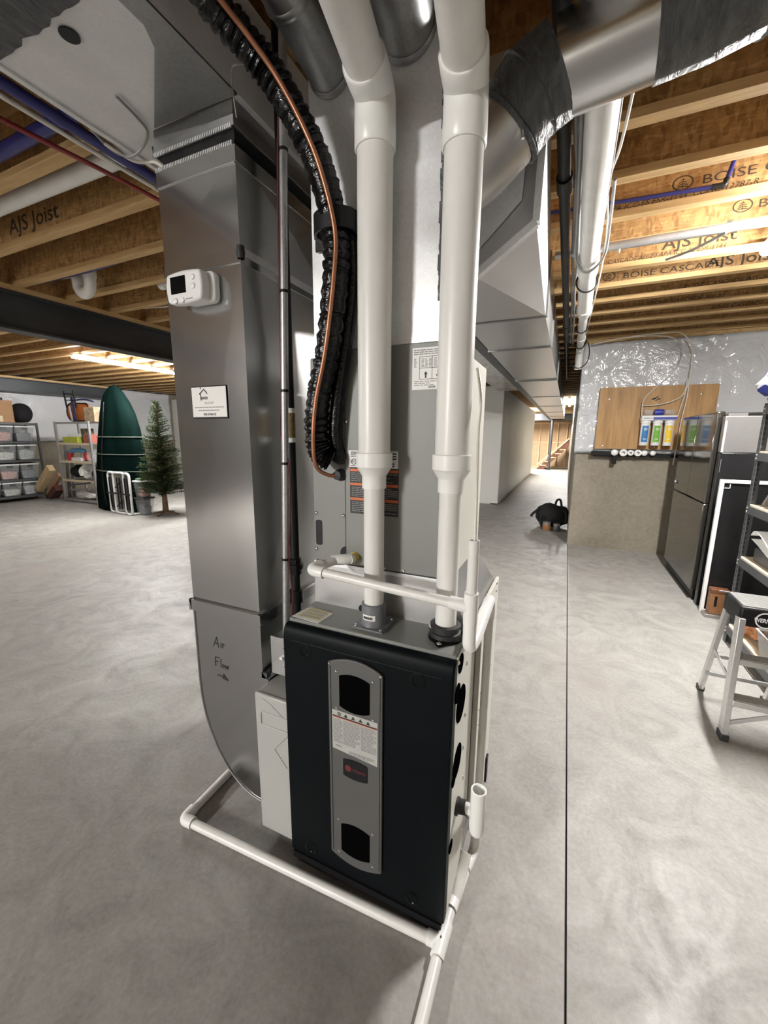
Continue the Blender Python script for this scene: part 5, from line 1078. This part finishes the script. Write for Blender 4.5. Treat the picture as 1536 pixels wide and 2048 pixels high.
# step stool
sl = thing('step_stool', 'aluminium step stool with a black top at the right edge', 'step stool', (1.05, 2.5, 0))
LX0, LX1 = 0.835, 1.165
top = MB().box(LX0+0.005, LX1-0.005, 2.395, 2.62, 0.595, 0.695).build('top_cap', M['black'], sl, bev=0.012)
for i in range(14): MB().box(LX0+0.018, LX1-0.018, 2.408+i*0.0145, 2.415+i*0.0145, 0.695, 0.7005).build('tread_rib', M['alu'], top)
MB().lathe([(0.040, 0.0), (0.040, 0.0012), (0.034, 0.0012), (0.034, 0.0)], (LX0+0.105, 2.3945, 0.64), 24, (0, -1, 0)).build('logo_ring', M['white'], top)
o = top.children[-1]
for q in o.data.vertices: q.co.x = (q.co.x+ORG[sl].x-(LX0+0.105))*1.5+(LX0+0.105)-ORG[sl].x
text('WERNER', 0.028, (LX0+0.062, 2.3925, 0.631), M['white'], top, 'lettering', bold=0.0008, sx=0.75)
for x in (LX0+0.013, LX1-0.013):
    MB().bar((x, 2.40, 0.64), (x-0.004, 2.352, 0.0), 0.026, 0.055, (0, 1, 0)).build('front_rail', M['alu'], sl, bev=0.002)
    MB().bar((x+0.004, 2.585, 0.62), (x+0.012, 2.80, 0.0), 0.024, 0.030, (0, 1, 0)).build('rear_leg', M['alu'], sl, bev=0.002)
    MB().box(x-0.022, x+0.014, 2.32, 2.384, 0, 0.035).build('rubber_foot', M['rubber'], sl, bev=0.004)
    MB().box(x-0.004, x+0.030, 2.78, 2.825, 0, 0.03).build('rubber_foot', M['rubber'], sl, bev=0.004)
    MB().bar((x, 2.40, 0.30), (x+0.008, 2.69, 0.33), 0.006, 0.022).build('spreader_bar', M['alu'], sl)
for z, y in ((0.405, 2.36), (0.195, 2.335)):
    MB().box(LX0+0.02, LX1-0.02, y, y+0.085, z, z+0.03).build('step', M['alu'], sl, bev=0.003)
    b = MB()
    for i in range(6): b.box(LX0+0.03, LX1-0.03, y+0.006+i*0.013, y+0.012+i*0.013, z+0.03, z+0.033)
    b.build('step_ribs', M['alu'], sl, kind='stuff')
MB().bar((LX0+0.02, 2.70, 0.28), (LX1-0.02, 2.70, 0.28), 0.012, 0.02).build('rear_brace', M['alu'], sl)
MB().bar((LX0+0.02, 2.73, 0.15), (LX1-0.02, 2.73, 0.15), 0.012, 0.02).build('rear_brace', M['alu'], sl)
MB().bar((LX0+0.01, 2.36, 0.08), (LX0+0.22, 2.345, 0.20), 0.008, 0.02).build('step_brace', M['alu'], sl)

# backpack in the corridor
bp_ = thing('backpack', 'black backpack slumped on the floor at the corner of the concrete wall', 'backpack', (-0.12, 7.3, 0))
o = blob('body', 'x', 'x', M['fabric_black'], (-0.13, 7.32, 0.20), (0.25, 0.20, 0.215), 21, 3, 0.16)
def adopt(o, par):
    for k in ('label', 'category'): 
        if k in o: del o[k]
    o.parent = par; o.location = Vector(o.location)-ORG[par]
adopt(o, bp_)
MB().tube(spline([(-0.36, 7.25, 0.30), (-0.44, 7.22, 0.22), (-0.47, 7.2, 0.17)], 5), 0.022, 8).build('strap', M['fabric_black'], bp_)
MB().tube(spline([(-0.10, 7.25, 0.38), (-0.08, 7.22, 0.47), (-0.03, 7.22, 0.48), (0.0, 7.25, 0.36)], 5), 0.018, 8).build('carry_loop', M['fabric_black'], bp_)
MB().tube(spline([(-0.30, 7.16, 0.22), (-0.31, 7.10, 0.10), (-0.26, 7.06, 0.03), (-0.18, 7.08, 0.03)], 5), 0.016, 8).build('strap', M['fabric_black'], bp_)
MB().tube(spline([(0.02, 7.2, 0.32), (0.075, 7.15, 0.26), (0.08, 7.12, 0.12)], 5), 0.016, 8).build('strap', M['fabric_black'], bp_)
ja = thing('jar', 'small brown jar with pale lid before the backpack', 'jar', (-0.20, 6.98, 0))
MB().lathe([(0, 0), (0.06, 0), (0.065, 0.01), (0.065, 0.09), (0.058, 0.10)], (-0.20, 6.98, 0), 18).build('body', M['brownbox'], ja)
MB().lathe([(0.06, 0.10), (0.062, 0.102), (0.062, 0.14), (0.05, 0.145), (0, 0.145)], (-0.20, 6.98, 0), 18).build('lid', M['silver'], ja)
ja = thing('jar', 'small grey dark jar right of the brown jar', 'jar', (-0.05, 6.97, 0))
MB().lathe([(0, 0), (0.05, 0), (0.055, 0.01), (0.055, 0.08), (0.05, 0.09)], (-0.05, 6.97, 0), 18).build('body', M['shelf_steel'], ja)
MB().lathe([(0.05, 0.09), (0.053, 0.092), (0.053, 0.125), (0.04, 0.13), (0, 0.13)], (-0.05, 6.97, 0), 18).build('lid', M['silver'], ja)

# ================================================================== LEFT BACKGROUND
BX = -11.08
bs = thing('bin_shelf', 'long dark shelving unit full of clear storage bins at the left edge', 'shelf', (BX-0.22, 4.5, 0))
BY = [5.20-0.37*(i+1) for i in range(4)]     # near ends of the bin columns
Zs = (0.13, 0.50, 0.92, 1.33, 1.735)
for y in (5.24, 3.66):
    for x in (BX, BX-0.46): MB().box(x-0.018, x+0.018, y-0.018, y+0.018, 0, 1.74).build('post', M['shelf_steel'], bs)
for z in Zs:
    MB().box(BX-0.47, BX+0.012, 3.65, 5.25, z-0.045, z).build('shelf', M['shelf_steel'], bs, bev=0.003)
conts = [mat('bin_contents_%d' % i, c, 0.7, 0, 0.5, 18) for i, c in enumerate(((0.40, 0.42, 0.42), (0.45, 0.24, 0.20), (0.14, 0.15, 0.16), (0.50, 0.50, 0.46)))]
rn = ('bottom', 'third', 'second', 'top'); cn_ = ('right end', 'second from the right', 'third from the right')
k = 0
for r_ in range(4):
    for c_ in range(3):
        h = (0.30, 0.33, 0.33, 0.33)[r_]; y0 = 5.20-0.37*(c_+1); y1 = y0+0.345; z0 = Zs[r_]+0.002; x1 = BX-0.01; x0 = BX-0.42
        tb_ = thing('storage_bin', 'clear storage bin with pale lid, %s shelf of the left unit, %s' % (rn[r_], cn_[c_]), 'storage bin', ((x0+x1)/2, (y0+y1)/2, z0), 'clear storage bins on the left shelving')
        e = 0.03
        MB().hexa([(x0+e, y0+e, z0), (x1-e, y0+e, z0), (x1-e, y1-e, z0), (x0+e, y1-e, z0), (x0, y0, z0+h-0.02), (x1, y0, z0+h-0.02), (x1, y1, z0+h-0.02), (x0, y1, z0+h-0.02)]).build('tub', M['bin'], tb_, bev=0.012)
        MB().box(x0-0.004, x1+0.008, y0-0.004, y1+0.004, z0+h-0.022, z0+h+0.008).build('lid', M['lid'], tb_, bev=0.005)
        MB().box(x1-0.004, x1+0.012, (y0+y1)/2-0.05, (y0+y1)/2+0.05, z0+h-0.07, z0+h-0.02).build('latch', M['shelf_steel'], tb_, bev=0.003)
        rnd = random.Random(k); hh = h*rnd.uniform(0.5, 0.75)
        MB().hexa([(x0+e+0.01, y0+e+0.012, z0+0.006), (x1-e-0.012, y0+e+0.012, z0+0.006), (x1-e-0.012, y1-e-0.012, z0+0.006), (x0+e+0.01, y1-e-0.012, z0+0.006), (x0+0.03, y0+0.03, z0+hh*0.8), (x1-0.035, y0+0.03, z0+hh), (x1-0.035, y1-0.03, z0+hh*0.9), (x0+0.03, y1-0.03, z0+hh)]).build('contents', conts[(k*7+r_) % 4 if not (r_ == 1 and c_ >= 1) else 1], tb_, bev=0.03)
        k += 1
cbx = thing('cardboard_box', 'tall cardboard box on top of the bin shelving', 'box', (BX-0.22, 4.70, Zs[4]))
MB().box(BX-0.42, BX-0.02, 4.42, 4.86, Zs[4]+0.002, Zs[4]+0.47).build('carton', M['cardboard'], cbx, bev=0.004)
MB().box(BX-0.021, BX-0.018, 4.60, 4.66, Zs[4]+0.02, Zs[4]+0.14).build('tape', M['mdf'], cbx)
hd = thing('black_case', 'small black case with handle on the cardboard box', 'case', (BX-0.22, 4.62, Zs[4]+0.47))
MB().box(BX-0.3, BX-0.1, 4.50, 4.74, Zs[4]+0.471, Zs[4]+0.53).build('case', M['black'], hd, bev=0.006)
MB().tube(bend([(BX-0.11, 4.57, Zs[4]+0.52), (BX-0.11, 4.57, Zs[4]+0.60), (BX-0.11, 4.68, Zs[4]+0.60), (BX-0.11, 4.68, Zs[4]+0.52)], 0.02), 0.012, 8).build('handle', M['black'], hd)
blob('duffel_bag', 'rounded black bag beside the cardboard box on the bin shelving', 'bag', M['fabric_black'], (BX-0.20, 5.07, Zs[4]+0.215), (0.19, 0.20, 0.215), 31, 2, 0.08)

s2 = thing('metal_rack', 'open grey metal rack between the bins and the green cover', 'shelf', (-9.77, 5.5, 0))
RX0, RX1, RY0, RY1 = -10.37, -9.16, 5.25, 5.72
for x in (RX0, RX1):
    for y in (RY0, RY1): MB().box(x-0.02, x+0.02, y-0.02, y+0.02, 0, 1.77).build('post', M['conduit'], s2)
for z in (0.06, 0.50, 0.915, 1.31, 1.755):
    MB().box(RX0, RX1, RY0, RY1, z-0.015, z).build('shelf', M['conduit'], s2)
    MB().box(RX0, RX1, RY0-0.012, RY0, z-0.04, z+0.004).build('front_edge', M['conduit'] if z > 1.6 or z < 0.3 else M['mdf'], s2)
def rect_item(name, label, cat, m, dims, **k): return slab(name, label, cat, m, dims, **k)
org = mat('orange_plastic', (0.52, 0.15, 0.02), 0.4); navy = mat('navy_frame', (0.03, 0.035, 0.12), 0.4)
sd = thing('snow_sled', 'orange and navy sled standing on top of the metal rack', 'sled', (-9.8, 5.45, 1.760))
b = MB(); pr = arc((-9.98, 5.42, 1.975), (1, 0, 0), (0, 0, 1), 0.19, 90, 270, 12)+[(-9.45, 5.42, 1.785), (-9.40, 5.42, 1.80), (-9.40, 5.42, 2.10), (-9.45, 5.42, 2.145)]
b.prism(pr, (0, 0.05, 0)); b.build('deck', org, sd, bev=0.012)
MB().tube(pr+[pr[0]], 0.016, 8).build('rim', M['black'], sd)
MB().bar((-9.98, 5.40, 1.785), (-10.03, 5.40, 2.10), 0.05, 0.012, (0, 1, 0)).build('white_band', M['white'], sd)
MB().bar((-9.82, 5.38, 1.785), (-9.86, 5.38, 2.28), 0.10, 0.014, (0, 1, 0)).build('navy_strap', navy, sd)
for x in (-10.06, -9.72): MB().bar((x+0.02, 5.36, 2.06), (x-0.03, 5.36, 2.42), 0.035, 0.02, (0, 1, 0)).build('handle_post', M['black'], sd)
for z in (2.23, 2.36): MB().bar((-10.07, 5.36, z), (-9.72, 5.36, z-0.02), 0.03, 0.02).build('handle_rung', M['black'], sd)
MB().tube(spline([(-9.74, 5.38, 2.22), (-9.4, 5.38, 2.22), (-9.12, 5.38, 2.17)], 6), 0.018, 8).build('navy_bar', navy, sd)
rect_item('tan_case', 'tan patterned case at the right on top of the metal rack', 'case', mat('tan_case', (0.40, 0.31, 0.20), 0.7, 0, 0.5, 14), (-9.36, -9.02, 5.30, 5.62, 1.757, 2.06))
rect_item('yellow_box', 'lime-yellow box on the top inner shelf of the metal rack', 'box', mat('lime_yellow', (0.42, 0.46, 0.05), 0.5, 0, 0.15, 10), (-10.25, -9.72, 5.30, 5.60, 1.312, 1.44))
rect_item('white_carton', 'white carton lying on the lime-yellow box', 'carton', M['paper'], (-10.10, -9.66, 5.34, 5.58, 1.441, 1.51), rz=5)
rect_item('brown_bottle', 'brown carton behind the yellow box on the metal rack', 'carton', mat('olive_brown', (0.12, 0.11, 0.05), 0.6), (-9.66, -9.52, 5.36, 5.55, 1.312, 1.62))
rect_item('red_carton', 'red-pink carton at the right of the top inner shelf', 'carton', mat('dusty_red', (0.40, 0.12, 0.09), 0.6), (-9.48, -9.22, 5.30, 5.60, 1.312, 1.50))
tl = thing('toy_set', 'red toy base with a blue curved top on the middle rack shelf', 'toy', (-9.85, 5.4, 0.917))
MB().tube(spline([(-10.12, 5.36, 1.10), (-10.05, 5.36, 1.14), (-9.85, 5.36, 1.15), (-9.65, 5.36, 1.14), (-9.58, 5.36, 1.10)], 5), 0.045, 10).build('blue_top', mat('sky_blue', (0.08, 0.30, 0.52), 0.4), tl)
for x, dx in ((-10.12, -0.08), (-9.58, 0.05)): MB().bar((x, 5.36, 1.11), (x+dx, 5.36, 0.935), 0.10, 0.08, (0, 1, 0)).build('red_leg', mat('toy_red', (0.45, 0.03, 0.03), 0.4), tl, bev=0.01)
rect_item('white_tray', 'low white tray under the toy on the metal rack', 'tray', M['white'], (-10.02, -9.68, 5.30, 5.52, 0.917, 0.99))
rect_item('grey_tub', 'grey translucent tub at the right on the middle rack shelf', 'tub', M['bin'], (-9.44, -9.2, 5.29, 5.60, 0.917, 1.18), bev=0.02)
blob('black_bag', 'bulging black bag on the lower rack shelf', 'bag', M['fabric_black'], (-10.08, 5.48, 0.665), (0.20, 0.17, 0.145), 41, 4, 0.2)
blob('white_bag', 'crumpled white bag hanging over the lower rack shelf', 'bag', M['paper'], (-9.68, 5.45, 0.69), (0.125, 0.17, 0.17), 42, 5, 0.25)
blob('dark_bag', 'dark bag right of the white bag on the lower rack shelf', 'bag', M['black'], (-9.36, 5.48, 0.647), (0.12, 0.17, 0.135), 43, 4, 0.2)
blob('white_bundle', 'white folded bundle on the bottom rack shelf', 'bundle', M['paper'], (-9.75, 5.45, 0.16), (0.42, 0.18, 0.10), 44, 5, 0.22)
def lean(name, label, cat, m, a, b_, wd, th, group=None):
    o = MB().bar(a, b_, wd, th, (0, 1, 0)).build(name, m, None, bev=0.003, origin=(a[0], a[1], min(a[2], b_[2]))); return tag(o, label, cat, group)
for i, (a, b_, lab) in enumerate((((-10.05, 5.10, 0.16), (-9.36, 5.10, 0.30), 'silver pole lying lowest across the rack bottom'), ((-10.1, 5.13, 0.26), (-9.3, 5.13, 0.44), 'dark pole lying highest across the rack bottom'))):
    tag(MB().tube([(a[0], 5.225, a[2]+0.12), (b_[0], 5.21, b_[2]+0.03)], 0.022, 10).build('pole', M['silver'] if i == 0 else M['shelf_steel'], None, origin=(a[0], 5.225, a[2])), lab, 'pole')
lean('wood_plank', 'pale wooden plank leaning left of the metal rack, in front', 'plank', M['plank'], (-11.02, 5.08, 0.25), (-10.42, 5.08, 0.76), 0.16, 0.12)
lean('wood_plank', 'darker plank leaning just under the pale one', 'plank', M['cardboard'], (-10.96, 5.22, 0.12), (-10.38, 5.22, 0.60), 0.10, 0.08)
lean('red_case', 'dark red case wedged under the leaning planks', 'case', dk, (-10.75, 5.2, 0.09), (-10.45, 5.2, 0.30), 0.14, 0.18)
for i, (x, z1) in enumerate(((-10.80, 1.28), (-10.62, 0.95))):
    tag(MB().tube([(x-0.05, 5.60, 0.0), (x, 5.62, z1)], 0.035, 12).build('pipe_length', M['cable_grey'], None, origin=(x, 5.6, 0)), ('taller grey pipe leaning on the wall left of the rack', 'shorter grey pipe leaning on the wall left of the rack')[i], 'pipe')
# tall green cover
gc = thing('covered_umbrella', 'tall dark green zipped cover with pale stripes, leaning on the wall', 'cover', (-8.1, 5.16, 0))
b = MB(); n_ = 56; GY = 5.16
levels = [(0.0, -8.84, -7.46, 0.22), (0.4, -8.83, -7.42, 0.23), (0.8, -8.76, -7.42, 0.23), (1.2, -8.67, -7.46, 0.22), (1.6, -8.55, -7.52, 0.20), (1.9, -8.45, -7.62, 0.18), (2.12, -8.37, -7.74, 0.15), (2.28, -8.28, -7.86, 0.11), (2.38, -8.17, -7.95, 0.07), (2.43, -8.06, -8.0, 0.02)]
def fold(a, z): return 1+0.05*math.sin(a*4+z*1.7)+0.06*math.sin(a*9-z*2.3)*min(1, (2.45-z))
def gpt(a, z, x0, x1, ry, e=0.0): cx_ = (x0+x1)/2; return (cx_+((x1-x0)/2+e)*math.cos(a), GY+(ry+e)*math.sin(a)*fold(a, z)*1.25, z)
lv = [[gpt(2*math.pi*i/n_, z, x0, x1, ry) for i in range(n_)] for z, x0, x1, ry in levels]
for i in range(len(lv)-1): b.add(lv[i]+lv[i+1], [(j, (j+1) % n_, n_+(j+1) % n_, n_+j) for j in range(n_)])
o = b.build('cover', M['cover_green'], gc, sm=70)
def girth(z):
    for p, q in zip(levels, levels[1:]):
        if p[0] <= z <= q[0]:
            s_ = (z-p[0])/(q[0]-p[0]); return [p[i]+(q[i]-p[i])*s_ for i in (1, 2, 3)]
for z in (0.80, 1.12, 1.45):
    MB().tube([gpt(2*math.pi*i/n_, z, *girth(z), 0.008) for i in range(n_+1)], 0.011, 6).build('pale_piping', M['cover_stripe'], gc)
zp = [gpt(-1.72, z, *girth(z), 0.008) for z in [0.1+0.2*i for i in range(11)]]
MB().tube(zp, 0.010, 6).build('zip', M['black'], gc)
# folding table frames
ft = thing('folding_table', 'folded white-framed camp table standing on edge in front of the green cover', 'table', (-7.65, 4.8, 0))
for x0, x1, y in ((-8.02, -7.84, 4.83), (-7.82, -7.50, 4.80), (-7.47, -7.31, 4.77)):
    P = rrect(x0, x1, 0.02, 0.79, 0.06, y); MB().tube(P+[P[0], P[1]], 0.022, 10).build('frame', M['white_tube'], ft, sm=60)
    MB().box(x0+0.02, x1-0.02, y+0.004, y+0.02, 0.05, 0.76).build('panel', M['shelf_steel'] if x1-x0 < 0.25 else M['silver'], ft)
    for xx in ((x0+x1)/2-0.04, (x0+x1)/2+0.04): MB().tube([(xx, y-0.016, 0.10), (xx, y-0.016, 0.70)], 0.012, 8).build('leg', M['black'], ft)
    if x1-x0 > 0.25:
        for zz in (0.14, 0.50): MB().bar((x0+0.06, y-0.02, zz), (x1-0.08, y-0.02, zz+0.14), 0.012, 0.016, (0, 1, 0)).build('brace', M['black'], ft)
MB().tube([(-8.03, 4.79, 0.40), (-7.30, 4.745, 0.40)], 0.014, 8).build('crossbar', M['black'], ft)
for z0, h, lab in ((0.0, 0.34, 'lower clear tub beside the folded table'), (0.345, 0.31, 'upper clear tub beside the folded table')):
    tt = thing('storage_tub', lab, 'tub', (-7.23, 4.97, z0), 'clear tubs stacked by the tree')
    MB().hexa([(-7.33, 4.88, z0), (-7.13, 4.88, z0), (-7.13, 5.05, z0), (-7.33, 5.05, z0), (-7.35, 4.86, z0+h-0.03), (-7.10, 4.86, z0+h-0.03), (-7.10, 5.08, z0+h-0.03), (-7.35, 5.08, z0+h-0.03)]).build('tub', M['bin'], tt, bev=0.015)
    MB().box(-7.36, -7.09, 4.85, 5.09, z0+h-0.03, z0+h).build('lid', M['lid'] if z0 > 0 else M['shelf_steel'], tt, bev=0.006)
    MB().hexa([(-7.31, 4.90, z0+0.01), (-7.15, 4.90, z0+0.01), (-7.15, 5.03, z0+0.01), (-7.31, 5.03, z0+0.01), (-7.32, 4.89, z0+h*0.6), (-7.13, 4.89, z0+h*0.45), (-7.13, 5.04, z0+h*0.5), (-7.32, 5.04, z0+h*0.6)]).build('contents', conts[1] if z0 > 0 else conts[2], tt, bev=0.02)
slab('green_pan', 'round-cornered green tray on top of the clear tubs', 'tray', mat('green_tray', (0.06, 0.10, 0.05), 0.5), (-7.32, -7.13, 4.88, 5.06, 0.657, 0.70), bev=0.03)
# small artificial fir tree
TXX, TYY = -6.92, 5.16
tr = thing('christmas_tree', 'slim artificial fir tree with bare trunk standing on the floor', 'tree', (TXX, TYY, 0))
MB().lathe([(0.055, 0.04), (0.045, 0.3), (0.040, 0.8), (0.012, 2.05)], (TXX, TYY, 0), 12).build('trunk', M['bark'], tr)
b = MB()
for a in (0, 90, 180, 270): b.tube([(TXX, TYY, 0.06), (TXX+0.26*math.cos(R(a+20)), TYY+0.26*math.sin(R(a+20)), 0.012)], [0.022, 0.012], 6)
b.build('stand', M['bark'], tr)
b = MB(); rnd = random.Random(77)
lev = 0.42
while lev < 2.08:
    q = (lev-0.42)/1.66; rad_ = 0.44*(1-q)**0.85+0.03; nb = int(34-20*q)
    for i in range(nb):
        a = rnd.uniform(0, 6.283); L_ = rad_*rnd.uniform(0.75, 1.08); dz = L_*rnd.uniform(0.02, 0.30)+0.02*q
        base = Vector((TXX, TYY, lev+rnd.uniform(-0.03, 0.03))); tip = base+Vector((math.cos(a)*L_, math.sin(a)*L_, dz))
        m_ = max(3, int(L_/0.035))
        for j in range(m_):
            s = (j+0.8)/m_; p = base.lerp(tip, s); dirv = (tip-base).normalized()
            for kk in range(6):
                w_ = Vector((rnd.uniform(-1, 1), rnd.uniform(-1, 1), rnd.uniform(-0.7, 0.9))); dd = (dirv*0.9+w_*0.8).normalized()*rnd.uniform(0.035, 0.06)
                sd_ = dd.cross(Vector((rnd.uniform(-1, 1), rnd.uniform(-1, 1), 1))).normalized()*0.0045
                b.add([p-sd_, p+sd_, p+dd], [(0, 1, 2)])
    lev += 0.052
me_ = b; fo = None
o = bpy.data.objects.new('needles', bpy.data.meshes.new('needles')); o.data.from_pydata([v-ORG[tr] for v in b.v], [], b.f); o.data.materials.append(M['needle']); COL.objects.link(o); o.parent = tr; o['kind'] = 'stuff'
b = MB(); rnd = random.Random(78)
for i in range(90):
    q = i/90; z = 0.45+1.5*q; a = i*2.4; L_ = (0.44*(1-q)**0.85+0.03)*0.9; b.tube([(TXX, TYY, z), (TXX+math.cos(a)*L_, TYY+math.sin(a)*L_, z+L_*0.16)], [0.008, 0.003], 5)
b.build('branches', M['bark'], tr, kind='stuff')
# dark things between the cover and the duct, half hidden by the tree
slab('black_cabinet', 'low black cabinet half hidden behind the fir tree', 'cabinet', M['black'], (-8.3, -6.9, 7.2, 7.6, 0, 1.30))
slab('white_basket', 'white basket on the black cabinet behind the tree', 'basket', M['white'], (-7.6, -7.2, 7.25, 7.5, 1.302, 1.45))
slab('cardboard_box', 'cardboard box on the floor right behind the fir tree', 'box', M['cardboard'], (-6.85, -6.55, 5.7, 6.0, 0, 0.62))
